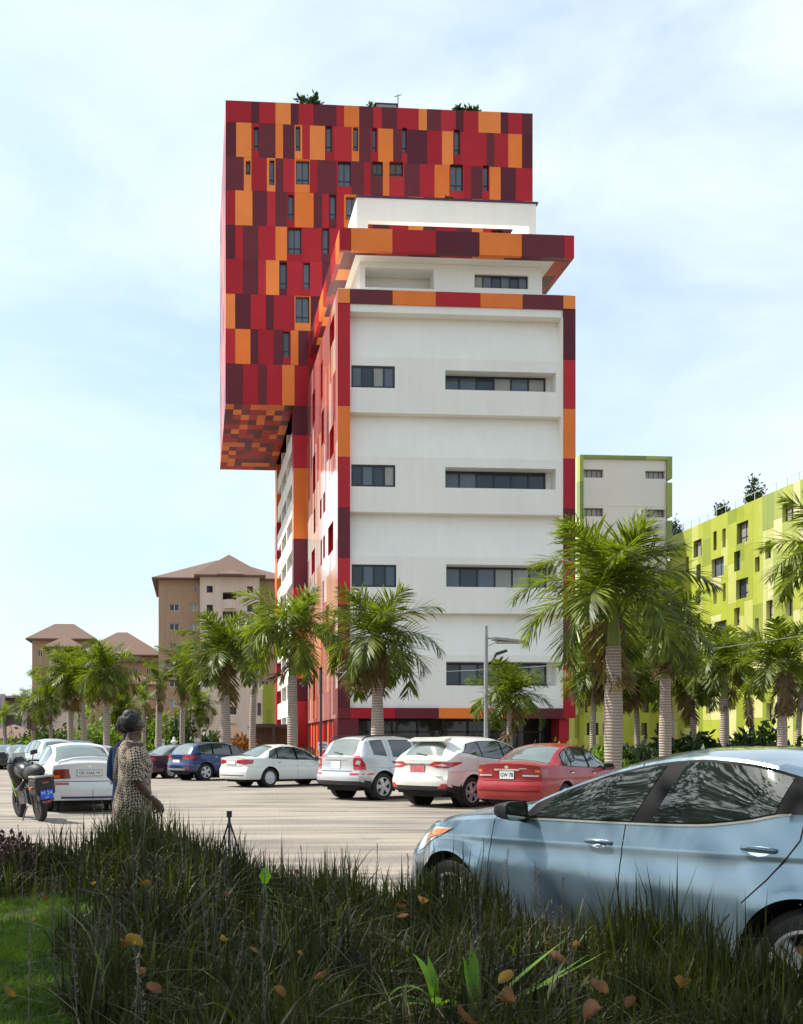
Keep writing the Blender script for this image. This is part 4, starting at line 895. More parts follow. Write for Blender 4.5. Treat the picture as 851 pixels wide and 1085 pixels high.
# fallen dry leaves
LEAFM = [leaf_mat('dry_leaf_a', (.16,.075,.03), (.36,.20,.09), .35, .6, 12), leaf_mat('dry_leaf_b', (.14,.055,.035), (.30,.15,.09), .3, .6, 12), leaf_mat('dry_leaf_c', (.32,.18,.04), (.46,.30,.10), .4, .6, 12)]
def dry_leaf(px, py, h, size, mi, label):
    # rests on the grass: height h above the soil
    d = 5.0
    for _ in range(12):
        p = atd(px, d); d = (EYE-(bed_h(p.x, p.y)+h))*FPX/(py-HY)
    p = atd(px, d); z = EYE-(py-HY)/FPX*d
    size *= random.uniform(.6, .85); mb = MB(); nx, ny = 9, 7; vs = []
    c1, c2 = random.uniform(1.2, 3.2), random.uniform(.6, 2.2)
    for i in range(nx):
        t = i/(nx-1); w = math.sin(math.pi*min(1, t*.93+.05))**.7*.32
        for j in range(ny):
            s_ = (j/(ny-1)-.5)*2; vs.append(((t-.5)*size, s_*w*size*random.uniform(.85, 1.1), size*(c1*.28*abs(s_)**1.5*w*2+c2*.25*(t-.5)**2*2+random.uniform(-.05, .05))))
    fs = [(i*ny+j, (i+1)*ny+j, (i+1)*ny+j+1, i*ny+j+1) for i in range(nx-1) for j in range(ny-1)]
    mb.add(vs, fs); mb.tube([(-.5*size,0,size*.12),(-.72*size,.05*size,size*.2)], size*.02, 4)
    o = mb.build('dry_leaf', LEAFM[mi], smooth=True, fix=False); o.location = (p.x, p.y, z); o.rotation_euler = (random.uniform(-1.2, .6), random.uniform(-.8, .8), random.uniform(0, 6.28)); tag(o, label, 'dry leaf', 'dry leaves caught in the grass')
for a in [(447,957,.36,.11,0,'orange curled leaf below the front wheel of the blue car'),(425,962,.3,.09,1,'brown leaf just left of the orange leaf by the front wheel'),(536,1037,.38,.10,2,'yellow brown leaf right of the bright green plant'),(541,1062,.36,.11,1,'long reddish leaf below the yellow brown one by the green plant'),
 (722,1046,.36,.11,0,'tan leaf standing out below the rear door of the blue car'),(634,1050,.38,.10,1,'upright tan leaf low in the grass between the two right clusters'),(628,1076,.4,.11,1,'pinkish brown leaf at the very bottom edge'),(608,1003,.3,.07,0,'small orange leaf above the long green blades'),
 (590,1018,.3,.10,1,'crumpled dull brown leaf right of the long green blades'),(140,1000,.3,.12,2,'yellow and brown leaf pair member near the lawn edge'),(132,1003,.28,.10,1,'dark brown leaf beside the yellow one near the lawn edge'),(160,1050,.3,.10,1,'brown curled leaf low between lawn and grass'),(148,1031,.3,.09,0,'tan leaf under the yellow leaf near the lawn'),
 (236,997,.36,.07,2,'yellow upright leaf in the middle of the dark grass'),(269,1008,.36,.06,0,'small orange leaf right of the yellow upright leaf'),(240,950,.36,.06,1,'brown leaf highest in the middle of the dark grass'),(154,938,.36,.08,0,'pale tan leaf in the upper left of the dark grass'),(47,953,.34,.07,1,'dull brown leaf above the lawn at left'),
 (35,976,.3,.05,2,'yellow leaf at the lawn top edge'),(8,1054,.12,.09,0,'orange leaf lying on the lawn at the left edge'),(294,1052,.36,.07,0,'small cream leaf at the bottom centre left'),(341,1035,.36,.07,1,'brown leaf right of centre low in the dark grass'),(317,1010,.36,.05,0,'tiny tan leaf in the centre of the dark grass'),(316,925,.36,.08,1,'dark red brown leaf near the top of the grass'),
 (100,937,.34,.05,2,'little pale leaf above the brown pair'),(580,1002,.34,.08,1,'dull leaf left of the small orange leaf'),(670,1064,.3,.08,1,'dark dried leaf at the bottom, left of the tan one'),(490,1079,.36,.09,1,'brown leaf beneath the bright green plant'),(427,972,.3,.09,1,'shredded brown leaf left under the front wheel'),(849,1011,.36,.08,0,'tan leaf at the right edge before the rear wheel')]: dry_leaf(*a)
# bright broad-leaved plant
def arch_leaf(mb, o, az, el, ln, w, dr, seg=10):
    o = Vector(o); e = el; p = o.copy(); vs = []
    s_ = Vector((-math.sin(az), math.cos(az), 0))
    for i in range(seg+1):
        t = i/seg; ww = w*(.35+.65*math.sin(math.pi*min(1, t*.8+.2)))*(1 if t < .75 else max(.05, (1-t)/.25)**.8)
        d = Vector((math.cos(e)*math.cos(az), math.cos(e)*math.sin(az), math.sin(e))); up = s_.cross(d)
        vs += [p-s_*ww*.5+up*abs(ww)*-.12*-1, p-up*0, p+s_*ww*.5+up*abs(ww)*.12]
        p = p+d*ln/seg; e -= dr/seg*(1+t)
    mb.add(vs, [(i*3+j, i*3+j+1, i*3+j+4, i*3+j+3) for i in range(seg) for j in range(2)])
def plant(px, d, label, leaves, hz=.1):
    p = atd(px, d); o = empty('broad_leaved_plant', (p.x, p.y, bed_h(p.x, p.y)+hz)); tag(o, label, 'plant')
    for (az, el, ln, w, dr) in leaves:
        m = MB(); arch_leaf(m, (0,0,0), az-TH, el, ln, w, dr); m.build('leaf', leaf_mat('bright_leaf', (.13,.26,.02), (.22,.40,.04), .5, .35, 4), o, smooth=True, fix=False)
plant(462, 4.15, 'bright green strap leaved plant rising among the dark grass', [(3.05,1.25,.34,.038,2.6),(2.2,1.5,.26,.045,.9),(1.8,1.45,.22,.045,.5),(2.9,.7,.22,.035,1.0),(3.6,.6,.2,.04,.8),(5.2,.9,.2,.04,1.2),(4.6,1.0,.2,.04,1.1)])
plant(505, 4.05, 'bright green plant with long arching blades beside the strap leaved one', [(.15,.75,.48,.03,.15),(.0,.45,.5,.03,-.1),(.25,.35,.62,.022,-.05),(1.6,1.45,.3,.05,.4),(2.0,1.4,.24,.045,.4),(-.05,.15,.42,.028,.1),(4.6,.6,.2,.05,1.2),(-.4,.9,.3,.02,2.2)])
m = MB(); p = atd(281, 5.6); z = zat(928, 5.6); m.add([(math.cos(a)*.035*(.7 if i % 2 else 1), 0, math.sin(a)*.045) for i, a in enumerate([q*math.pi/6 for q in range(12)])]+[(0,-.008,0)], [(i, (i+1) % 12, 12) for i in range(12)])
m.tube([(0,.002,-.04),(.01,.002,-.14),(.0,.0,-.45)], .003, 4); o = m.build('round_leaf', leaf_mat('bright_leaf', (1,1,1), (1,1,1)), fix=False); o.location = (p.x, p.y, z); tag(o, 'single round lime green leaf on a stem in the dark grass', 'leaf')
# small black tripod stake by the kerb
p = atd(243, 8.3); o = empty('tripod_stake', (p.x,p.y,bed_h(p.x,p.y))); tag(o, 'small black tripod stake standing in the grass near the kerb', 'tripod')
H_ = zat(862, 8.3)-bed_h(p.x,p.y)
m = MB(); m.tube([(0,0,H_*.3),(0,0,H_)], .012, 6); m.tube([(0,0,H_-.03),(0,0,H_+.02)], .022, 8); m.build('post', DARKF, o)
for k_ in range(3): m = MB(); a = k_*2.09+.5; m.tube([(0,0,H_*.9),(math.cos(a)*.13,math.sin(a)*.13,H_*.2)], .007, 5); m.build('leg', DARKF, o)
# purple leaved ground cover along the kerb at left
rngp = np.random.default_rng(9); n = 26000
d = rngp.uniform(8.3, 10.6, n); px = rngp.uniform(-500, 75, n); dE = np.interp(px, XS_, DS_); ok = (d < dE-.02) & (d > dE-1.3-.003*(75-px)); d = d[ok]; px = px[ok]; n = len(d)
c = (px-CX)/FPX*d; x = FW.x*d+RT.x*c; y = FW.y*d+RT.y*c; dE = dE[ok]
C = np.stack([x, y, bed_np(px, d)+rngp.uniform(.02, .36, n)*np.clip((75-px)/60, .2, 1)], 1)
a = rngp.normal(size=(n, 3)); a[:, 2] = np.abs(a[:, 2]); a /= np.linalg.norm(a, axis=1)[:, None]; b = np.cross(a, rngp.normal(size=(n, 3))); b /= np.linalg.norm(b, axis=1)[:, None]
L_ = .05*rngp.uniform(.6, 1.4, n)[:, None]; V = np.stack([C, C+a*L_*.5+b*L_*.3, C+a*L_, C+a*L_*.5-b*L_*.3], 1).reshape(-1, 3)
o = np_mesh('purple_ground_cover', V, [np.arange(4*n).reshape(-1, 4)], [0]*n, leaf_mat('purple_leaf', (.035,.014,.018), (.11,.04,.045), .2, .5, 5, 0)); tag(o, 'purple leaved ground cover behind the kerb at left', 'ground cover', kind='stuff')
# the large shade tree the photographer stands under (seen in the car's windows, casts the shade)
def big_tree(loc, r, z0, z1, n, seed, label, trunk):
    o = empty('shade_tree', (loc[0], loc[1], 0)); tag(o, label, 'tree', 'shade trees behind the viewer')
    rg = np.random.default_rng(seed); nc = 90
    ang = rg.uniform(0, 2*np.pi, nc); rr = r*np.sqrt(rg.random(nc)); zc = rg.uniform(z0, z1, nc)*1.0
    cl = np.stack([np.cos(ang)*rr, np.sin(ang)*rr, zc], 1); C = cl[rg.integers(0, nc, n)]+rg.normal(size=(n, 3))*np.array([.55,.55,.35])
    a = rg.normal(size=(n, 3)); a /= np.linalg.norm(a, axis=1)[:, None]; b = np.cross(a, rg.normal(size=(n, 3))); b /= np.linalg.norm(b, axis=1)[:, None]
    C[:, 2] = np.clip(C[:, 2], z0, None)
    L_ = .22*rg.uniform(.6, 1.3, n)[:, None]; V = np.stack([C, C+a*L_*.5+b*L_*.28, C+a*L_, C+a*L_*.5-b*L_*.28], 1).reshape(-1, 3)
    np_mesh('crown', V, [np.arange(4*n).reshape(-1, 4)], [0]*n, leaf_mat('tree_leaf', (.02,.045,.01), (.06,.11,.02), .3), o)
    m = MB(); m.tube([(trunk[0],trunk[1],0),(trunk[0]*.9,trunk[1]*.9,2),(trunk[0]*.5,trunk[1]*.5,z0-.5),(0,0,z0+1)], [.32,.26,.22,.12], 10)
    for k_ in range(9):
        a_ = k_*.7; m.tube([(trunk[0]*.6,trunk[1]*.6,z0-1.2),(math.cos(a_)*r*.35,math.sin(a_)*r*.35,z0+.3),(math.cos(a_)*r*.8,math.sin(a_)*r*.8,(z0+z1)/2)], [.14,.09,.03], 6)
    m.build('trunk', mat('bark', (.12,.09,.065), .9, bump=.6, bscale=12), o)
big_tree((-5.2, 3.4), 5.6, 7.6, 10.6, 17000, 1, 'broad shade tree standing left of the viewer, outside the picture', (-3.5, -3.0))
big_tree((.5, -3.0), 5.0, 6.6, 10.0, 15000, 2, 'broad shade tree standing behind the viewer, outside the picture', (.5, -2.5))

big_tree((-9.0, 11.2), 5.2, 5.0, 9.5, 15000, 3, 'broad shade tree left of the car park edge, outside the picture', (-1.5, 0))
# ================================================================== CARS
def paint(name, col, metal=.0, rough=.3, coat=1.0, flake=0.):
    if name in MATS: return MATS[name]
    m, nt, b = new_mat(name); b.inputs['Base Color'].default_value = (*col, 1); b.inputs['Metallic'].default_value = metal
    b.inputs['Roughness'].default_value = rough; b.inputs['Coat Weight'].default_value = coat; b.inputs['Coat Roughness'].default_value = .03
    tc = N(nt, 'ShaderNodeTexCoord'); n_ = N(nt, 'ShaderNodeTexNoise'); n_.inputs['Scale'].default_value = 9; n_.inputs['Detail'].default_value = 7
    nt.links.new(tc.outputs['Object'], n_.inputs[0]); mr = N(nt, 'ShaderNodeMapRange'); mr.inputs[1].default_value = .45; mr.inputs[2].default_value = .75; mr.inputs[3].default_value = rough; mr.inputs[4].default_value = rough+.05
    nt.links.new(n_.outputs[0], mr.inputs[0]); nt.links.new(mr.outputs[0], b.inputs['Roughness'])
    cr_ = N(nt, 'ShaderNodeMapRange'); cr_.inputs[1].default_value = .4; cr_.inputs[2].default_value = .8; cr_.inputs[3].default_value = .03; cr_.inputs[4].default_value = .05; nt.links.new(n_.outputs[0], cr_.inputs[0]); nt.links.new(cr_.outputs[0], b.inputs['Coat Roughness'])
    # thin road dust low on the body
    sx = N(nt, 'ShaderNodeSeparateXYZ'); nt.links.new(tc.outputs['Object'], sx.inputs[0]); dz = N(nt, 'ShaderNodeMapRange'); dz.inputs[1].default_value = .55; dz.inputs[2].default_value = .15; dz.inputs[3].default_value = 0; dz.inputs[4].default_value = .28
    nt.links.new(sx.outputs[2], dz.inputs[0]); mu = N(nt, 'ShaderNodeMath', operation='MULTIPLY'); nt.links.new(dz.outputs[0], mu.inputs[0]); nt.links.new(n_.outputs[0], mu.inputs[1])
    mxx = N(nt, 'ShaderNodeMixRGB'); mxx.inputs[1].default_value = (*col, 1); mxx.inputs[2].default_value = (.25,.20,.15,1); nt.links.new(mu.outputs[0], mxx.inputs[0]); nt.links.new(mxx.outputs[0], b.inputs['Base Color'])
    MATS[name] = m; return m
CGLASS = mat('car_glass', (.012,.016,.015), .015, var=0, coat=1.0, spec=.8)
CGLASSM = mat('car_glass_mid', (.035,.045,.042), .02, var=.2, scale=2, coat=1.0, spec=.8)
CGLASSL = mat('car_glass_light', (.10,.125,.115), .03, var=.2, scale=2, coat=1.0, spec=.8)
RUB = mat('tyre_rubber', (.022,.021,.02), .85, var=.2, bump=.3, bscale=60); BLK = mat('black_plastic', (.02,.02,.02), .55, var=.1); RIMM = mat('alloy', (.55,.55,.56), .35, .3, var=.08)
RIMD = mat('alloy_dark', (.12,.115,.11), .4, .7, var=.1); CHR = mat('chrome', (.8,.8,.8), .08, 1., var=0); REDL = mat('red_lens', (.42,.012,.015), .12, var=0, coat=1); AMB = mat('amber_lens', (.75,.17,.02), .15, var=0, coat=1); CLR_ = mat('clear_lens', (.6,.6,.6), .08, .3, var=0, coat=1)
PLT = mat('plate_white', (.72,.72,.70), .5, var=.05); INK = mat('plate_ink', (.03,.03,.04), .6, var=0); CHASS = mat('underbody', (.015,.014,.013), .9, var=0); GAP = mat('panel_gap', (.006,.006,.006), .9, var=0)
WELL = CHASS
def itp(x, tab):
    xs = [a for a, b in tab]; ys = [b for a, b in tab]
    if x <= xs[0]: return ys[0]
    if x >= xs[-1]: return ys[-1]
    i = max(j for j in range(len(xs)) if xs[j] <= x); i = min(i, len(xs)-2)
    def sl(k):
        if k <= 0: return (ys[1]-ys[0])/(xs[1]-xs[0])
        if k >= len(xs)-1: return (ys[-1]-ys[-2])/(xs[-1]-xs[-2])
        a = (ys[k]-ys[k-1])/(xs[k]-xs[k-1]); b = (ys[k+1]-ys[k])/(xs[k+1]-xs[k])
        return 0 if a*b <= 0 else 2*a*b/(a+b)
    h = xs[i+1]-xs[i]; t = (x-xs[i])/h; m0, m1 = sl(i)*h, sl(i+1)*h
    return (2*t**3-3*t**2+1)*ys[i]+(t**3-2*t**2+t)*m0+(-2*t**3+3*t**2)*ys[i+1]+(t**3-t**2)*m1
class Car:
    """x: 0 at the nose .. L at the tail; y: half-width; z up.  tables: top (centre line), rail (pillar/roof edge height), belt, railw (half width at rail), w (plan half width)"""
    def __init__(s, P): s.P = P
    def halfw(s, x): return itp(x, s.P['w'])
    def sec(s, x, NR=12, NS=5, NT=8):
        P = s.P; zb = itp(x, P['belt']); zr = max(zb+.004, itp(x, P['rail'])); zt = max(zr+.004, itp(x, P['top'])); W_ = s.halfw(x)
        z0 = itp(x, P['sill']); 
        for xw in P['wheels']:
            rr = P['arch']; dx = x-xw
            if abs(dx) < rr: z0 = max(z0, P['wz']+math.sqrt(rr*rr-dx*dx))
        pts = []
        wr_ = min(W_*.995, itp(x, P['railw'])); wb = W_*P.get('beltw', .93)
        for k in range(NR+1):
            cz_ = [c[0](x) if callable(c[0]) else c[0] for c in P.get('crease', [])][:1]; cz_ = cz_[0] if cz_ else .7
            zc2 = max(cz_, z0+.02); zc2 = min(zc2, zb-.02); e_ = min(.018, (zc2-z0)*.3, (zb-zc2)*.3); n1 = NR-6
            z = z0+(zc2-e_-z0)*k/n1 if k <= n1 else (zc2 if k == n1+1 else zc2+e_+(zb-zc2-e_)*(k-n1-2)/(NR-n1-2))
            y = W_*s.side(z, zb, x) ; 
            pts.append((y, z))
        yb = pts[-1][0]
        wr_ = min(wr_, yb-.002)
        for k in range(1, NS+1):
            t = k/NS; pts.append((yb+(wr_-yb)*(t**1.25 if zr-zb > .08 else t), zb+(zr-zb)*t))
        for k in range(1, NT+1):
            t = k/NT; y = wr_*(1-t); pts.append((y, zr+(zt-zr)*(1-(1-t)**2.3)))
        return pts
    def side(s, z, zb, x):
        P = s.P; zc = P['zc']; lo = P['sillz']
        # bulge: slight tuck at sill, widest below the crease, tumblehome above
        if z < zc: t = (zc-z)/(zc-lo); v = 1-.075*max(0, t)**2.2
        else: t = (z-zc)/(zb-zc) if zb > zc else 0; v = 1-(1-P.get('beltw', .93))*t**1.3
        for cz, amp, wd in P.get('crease', []):
            c = cz(x) if callable(cz) else cz
            d = (z-c)/wd
            if -1 < d < 0: v -= amp*(1+d)**2
            elif d >= 0: v += amp*.5*max(0, 1-d)**2
        for xw in P['wheels']:     # flares
            r = math.hypot(x-xw, z-P['wz']); 
            v += P.get('flare', .012)*math.exp(-((r-P['arch'])/.06)**2)
        return v
    def warp(s, x, y, z):
        P = s.P; L = P['L']; nx = x
        tr = max(0, min(1, (x-(L-.75))/.75)); tf = max(0, min(1, (.75-x)/.75))
        yy = abs(y)/P['w'][len(P['w'])//2][1]
        nx += tr**1.5*(itp(z, P['rear'])) - tr**2*P.get('rround', .16)*yy**3.2
        nx -= tf**1.5*(itp(z, P['front'])) - tf**2*P.get('fround', .34)*yy**2.8
        return (nx, y, z)
    def stations(s):
        P = s.P; L = P['L']; st = P.get('step', .06); xs = set(); x = 0
        while x < L: xs.add(round(x, 4)); x += st
        xs.add(L); xs.add(.02); xs.add(L-.02)
        for xw in P['wheels']:
            for k in range(-14, 15): xs.add(round(xw+P['arch']*math.sin(k/14*math.pi/2), 4))
        for c in P['cuts']: xs |= {round(c-.004, 4), round(c+.004, 4)}
        for c in P['marks']: xs.add(round(c, 4))
        xs = sorted(x for x in xs if 0 <= x <= L); out = [xs[0]]
        keep = {round(c+q, 4) for c in P['cuts'] for q in (-.004, .004)} | {round(c, 4) for c in P['marks']}
        for x in xs[1:]:
            if x-out[-1] < .0035:
                if x in keep: out[-1] = x
                continue
            out.append(x)
        return out
    def surf(s, x, z, off=0.):
        P = s.P; zb = itp(x, P['belt']); zr = max(zb+.004, itp(x, P['rail'])); W_ = s.halfw(x); yb = W_*s.side(zb, zb, x); wr_ = min(min(W_*.995, itp(x, P['railw'])), yb-.002)
        if z <= zb: y = W_*s.side(z, zb, x)
        else: t = min(1, (z-zb)/(zr-zb)); y = yb+(wr_-yb)*(t**1.25 if zr-zb > .08 else t)
        return s.warp(x, y+off, z)
    def winpatch(s, w, off, mz0=0., mz1=0., mx=0., nu=22, nv=8):
        xb0, xb1, xt0, xt1 = w; xb0 -= mx; xt0 -= mx; xb1 += mx; xt1 += mx; out = []; P = s.P
        for sg in (1, -1):
            vs = []
            for i in range(nu+1):
                u = i/nu
                for j in range(nv+1):
                    v = j/nv; x = (xb0+(xb1-xb0)*u)*(1-v)+(xt0+(xt1-xt0)*u)*v
                    zb = itp(x, P['belt'])+.018-mz0; zt = max(zb+.004, itp(x, P['rail'])-.03+mz1)
                    z = zb+(zt-zb)*v; q = s.surf(x, z, off); vs.append((q[0], q[1]*sg, q[2]))
            mb = MB(); n_ = nv+1; mb.add(vs, [(i*n_+j, (i+1)*n_+j, (i+1)*n_+j+1, i*n_+j+1) if sg < 0 else (i*n_+j, i*n_+j+1, (i+1)*n_+j+1, (i+1)*n_+j) for i in range(nu) for j in range(nv)]); out.append(mb)
        return out
    def windows(s, glass, surrounds, m=None):
        P = s.P
        for w in surrounds:
            for mb in s.winpatch(w, .003, .012, .014, .0): mb.build('window_surround', m or mat('gloss_black', (.006,.006,.006), .55, var=0, spec=.1), s.root, smooth=True, fix=False)
        for w in P['dlo']:
            for mb in s.winpatch(w, .0065): mb.build('side_window', glass, s.root, smooth=True, fix=False)
    def make(s, name, label, paintm, loc, heading, glass=None, step=None):
        P = s.P; glass = glass or CGLASS
        NR, NS, NT = 14, 6, 9
        xs = s.stations(); secs = [s.sec(x, NR, NS, NT) for x in xs]; n = NR+NS+NT+1
        root = empty(name, loc, heading); root['label'] = label
        groups = {}
        def fz(key): return groups.setdefault(key, MB())
        full = []     # section rows for both sides
        V = []
        for x, sc_ in zip(xs, secs):
            V.append([Vector(s.warp(x, y, z)) for (y, z) in sc_])
        allv = MB()
        # classify
        for i in range(len(xs)-1):
            xm = (xs[i]+xs[i+1])/2
            cut = xs[i+1]-xs[i] < .0095 and any(abs(xm-c) < .003 for c in P['cuts'])
            for k in range(n-1):
                a, b, c, d = V[i][k], V[i+1][k], V[i+1][k+1], V[i][k+1]
                key = s.classify(xm, k, NR, NS, NT, (a+b+c+d)/4)
                if cut and k < NR+NS and 'glass' not in key and (k < NR or 'body' in key): key = 'gap'
                for sg in (1, -1):
                    q = [Vector((v.x, v.y*sg, v.z)) for v in (a, b, c, d)]
                    if key == 'gap': q = [Vector((v.x, v.y-sg*.008, v.z)) for v in q]
                    kk = key.replace('SIDE', 'L' if sg < 0 else 'R')
                    if sg < 0: q = q[::-1]
                    fz(kk).add(q, [(0,1,2,3)])
        # end caps
        for (idx, end) in ((0, 'front'), (len(xs)-1, 'rear')):
            half = V[idx]; NC = 6
            for k in range(n-1):
                a, b = half[k], half[k+1]
                for j in range(NC):
                    t0, t1 = 1-j/NC, 1-(j+1)/NC; x = xs[idx]
                    def P_(p, t):
                        y = p.y*t; w_ = s.warp(x, y, p.z); return Vector(w_)
                    if k >= NR+NS: continue
                    for sg in (1, -1):
                        q = [P_(a, t0), P_(b, t0), P_(b, t1), P_(a, t1)]; q = [Vector((v.x, v.y*sg, v.z)) for v in q]
                        if (sg > 0) ^ (end == 'rear'): q = q[::-1]
                        zc_ = sum(v.z for v in q)/4
                        fz('trim' if zc_ < P['trimz'] else 'body').add(q, [(0,1,2,3)])
            # close top strip of cap
            for k in range(NR+NS, n-1):
                a, b = half[k], half[k+1]; top = half[NR+NS]
                for sg in (1, -1):
                    zt_a = Vector(s.warp(xs[idx], a.y, top.z)); zt_b = Vector(s.warp(xs[idx], b.y, top.z))
                    q = [zt_a, a, b, zt_b]; q = [Vector((v.x, v.y*sg, v.z)) for v in q]; fz('body').add(q, [(0,1,2,3)])
        # floor & wells
        fl = MB(); fl.box(.15, P['L']-.15, -P['W']*.40, P['W']*.40, P['sillz']+.02, P['sillz']+.12)
        fl.box(.3, P['L']-.2, -P['W']*.30, P['W']*.30, P['sillz']-.05, P['sillz']+.02)
        for xw in P['wheels']:
            for sg in (1, -1):
                rr = P['arch']+.005; m_ = 16; o0 = sg*(P['W']/2-.02); o1 = sg*(P['W']/2-.34); vs = []
                for k in range(m_+1):
                    a = math.pi*(k/m_)*1.2-math.pi*.1; vs += [(xw+rr*math.cos(a), o0*(.985), P['wz']+rr*math.sin(a)), (xw+rr*math.cos(a), o1, P['wz']+rr*math.sin(a))]
                fl.add(vs, [(2*k, 2*k+1, 2*k+3, 2*k+2) for k in range(m_)]); fl.add([(xw+rr*math.cos(a), o1, P['wz']+rr*math.sin(a)) for a in [j*math.pi/12 for j in range(24)]], [tuple(range(24))])
        mats_ = {'body': paintm, 'trim': BLK if P.get('trimblack', True) else paintm, 'gap': GAP, 'pillar': BLK}
        names = {'body': 'body', 'trim': 'lower_trim', 'gap': 'panel_gap', 'pillar': 'window_surround'}
        cart = P.get('crease_list')
        body_mb = None
        for key, mb in groups.items():
            base = key.split('_')[0]
            if key.startswith('glass'):
                nm = {'F': 'windshield', 'B': 'rear_window'}.get(key.split('_')[1], 'side_window'); o = mb.build(nm, P['bglass'] if nm == 'rear_window' else glass, root, smooth=True, fix=True)
            elif key.startswith('door'):
                o = mb.build('door', paintm, root, smooth=True, angle=38)
            else: o = mb.build(names[key], mats_[key], root, smooth=True, angle=42)
            if len(mb.f): allv.add(mb.v, mb.f)
            if key == 'body': s.body = o
        o = fl.build('underbody', CHASS, root, fix=False)
        s.bvh = BVHTree.FromPolygons([Vector(v) for v in allv.v], allv.f); s.root = root
        return root
    def classify(s, x, k, NR, NS, NT, c):
        P = s.P
        if k < NR:
            if c.z < P['trimz'] : return 'trim'
            for i, (a, b) in enumerate(P['doors']):
                if a < x < b and c.z > P['sillz']+.07: return 'doorSIDE_%d' % i
            return 'body'
        zb = itp(x, P['belt']); zr = itp(x, P['rail'])
        if k < NR+NS:
            j = k-NR
            return 'body'
        j = k-NR-NS
        a, b = P['wind']
        if a < x < b: return 'body' if j == 0 else 'glass_F'
        a, b = P['back']
        if a < x < b: return 'body' if j < P.get('backj', 1) else 'glass_B'
        return 'body'
    # --- applied pieces, dropped onto the body along a direction
    def drop(s, mb, poly, view, off=.006, mi=0, n=None, thick=.012, res=.05):
        """poly: outline. view 'L'/'R': (x,z) seen from the side; 'B'/'F': (y,z) seen from behind/front; 'T': (x,y) from above"""
        bm = bmesh.new(); vs = [bm.verts.new((p[0], p[1], 0)) for p in poly]; f = bm.faces.new(vs)
        bmesh.ops.triangulate(bm, faces=[f])
        for _ in range(4):
            es = [e for e in bm.edges if e.calc_length() > res]
            if not es: break
            bmesh.ops.subdivide_edges(bm, edges=es, cuts=1); bmesh.ops.triangulate(bm, faces=bm.faces)
        vm = {}
        D = {'L': Vector((0,1,0)), 'R': Vector((0,-1,0)), 'B': Vector((-1,0,0)), 'F': Vector((1,0,0)), 'T': Vector((0,0,-1))}[view] if isinstance(view, str) else Vector((0,0,0))
        vk = view if isinstance(view, str) else view[0]
        outer = []; ok = True; V = []
        for v in bm.verts:
            a, b = v.co.x, v.co.y
            if vk == 'C':
                sg = view[1]; W2 = s.P['W']/2; o = Vector((s.P['L']-.12, sg*(W2-.12), 0)); t = Vector((-1, sg, 0)).normalized(); D = Vector((-1, -sg, 0)).normalized()
                p = o+t*a-D*1.5+Vector((0,0,b)); h = s.bvh.ray_cast(p, D)[0]
                V.append((h if h is not None else s.bvh.find_nearest(p+D*1.5)[0])-D*off); continue
            p = {'L': Vector((a,-3,b)), 'R': Vector((a,3,b)), 'B': Vector((s.P['L']+3,a,b)), 'F': Vector((-3,a,b)), 'T': Vector((a,b,4))}[vk]
            if not isinstance(view, str): p = p - D*0
            hit = s.bvh.ray_cast(p, D)
            if hit[0] is None:
                hit = s.bvh.find_nearest(p+D*3.2); 
                V.append(hit[0]-D*off); continue
            V.append(hit[0]-D*off)
        bm.verts.index_update(); F_ = [tuple(v.index for v in f.verts) for f in bm.faces]
        nb = len(V); be = [(e.verts[0].index, e.verts[1].index) for e in bm.edges if e.is_boundary]
        V2 = V+[v+(D if D.length > 0 else Vector((-1,0,0)))*thick for v in V]; F2 = F_+[(a, b, b+nb, a+nb) for a, b in be]
        mb.add(V2, F2, mi); bm.free()
    def wheel(s, x, sg, r, w, mats_, style, cut=1.0):
        root = s.root; y = sg*(s.P['W']/2-.035)
        e = bpy.data.objects.new('wheel', None); COL.objects.link(e); e.parent = root; e.location = (x, y, r)
        m = MB(); m.lathe([(r*.66,-w), (r*.93,-w), (r*.985,-w*.88), (r,-w*.7), (r,-w*.3), (r*.985,-w*.12), (r*.93,0), (r*.80,.004), (r*.675,-.006), (r*.66,-.03)], 40, 'y', mi=0, cap=False)
        if sg < 0: m.v = [(a, -b, c) for a, b, c in m.v]
        m.build('tyre', RUB, e, smooth=True, angle=35)
        m = MB(); R_ = r*.67
        m.lathe([(R_,-.004), (R_*.95,-.002), (R_*.9,-.03), (R_*.86,-w*.6), (.02,-w*.6)], 36, 'y', mi=1, cap=False)
        m.lathe([(R_,-.01), (R_,.004), (R_*.93,.004), (R_*.9,-.02)], 36, 'y', mi=0, cap=False)
        ns, kind = style; 
        for k in range(ns):
            for t in ((-1, 1) if kind == 'split' else (0,)):
                a = 2*math.pi*k/ns; o_ = t*.17; ca, sa = math.cos(a), math.sin(a)
                w0, w1 = (.035, .05) if kind == 'wide' else (.022, .02)
                if kind == 'wide': w0, w1 = .04, .062
                pts = [(.03, -w0), (R_*.93, -w1), (R_*.93, w1), (.03, w0)]
                def rt(px_, py_):
                    aa = a+(o_ if px_ > .1 else o_*1.6); return (px_*math.cos(aa)-py_*math.sin(aa), px_*math.sin(aa)+py_*math.cos(aa))
                q = [rt(*p_) for p_ in pts]; m.add([(p_[0], .0 if i in (0, 3) else -.012, p_[1]) for i, p_ in enumerate(q)]+[(p_[0], -.035, p_[1]) for p_ in q], [(0,1,2,3),(0,4,5,1),(1,5,6,2),(2,6,7,3),(3,7,4,0)], 0)
        m.lathe([(.001,.012), (.03,.01), (.055,.002), (.06,-.03)], 20, 'y', mi=0)
        if sg < 0: m.v = [(a, -b, c) for a, b, c in m.v]
        m.build('rim', mats_, e, smooth=True, angle=30)
        if sg < 0: pass
        return e
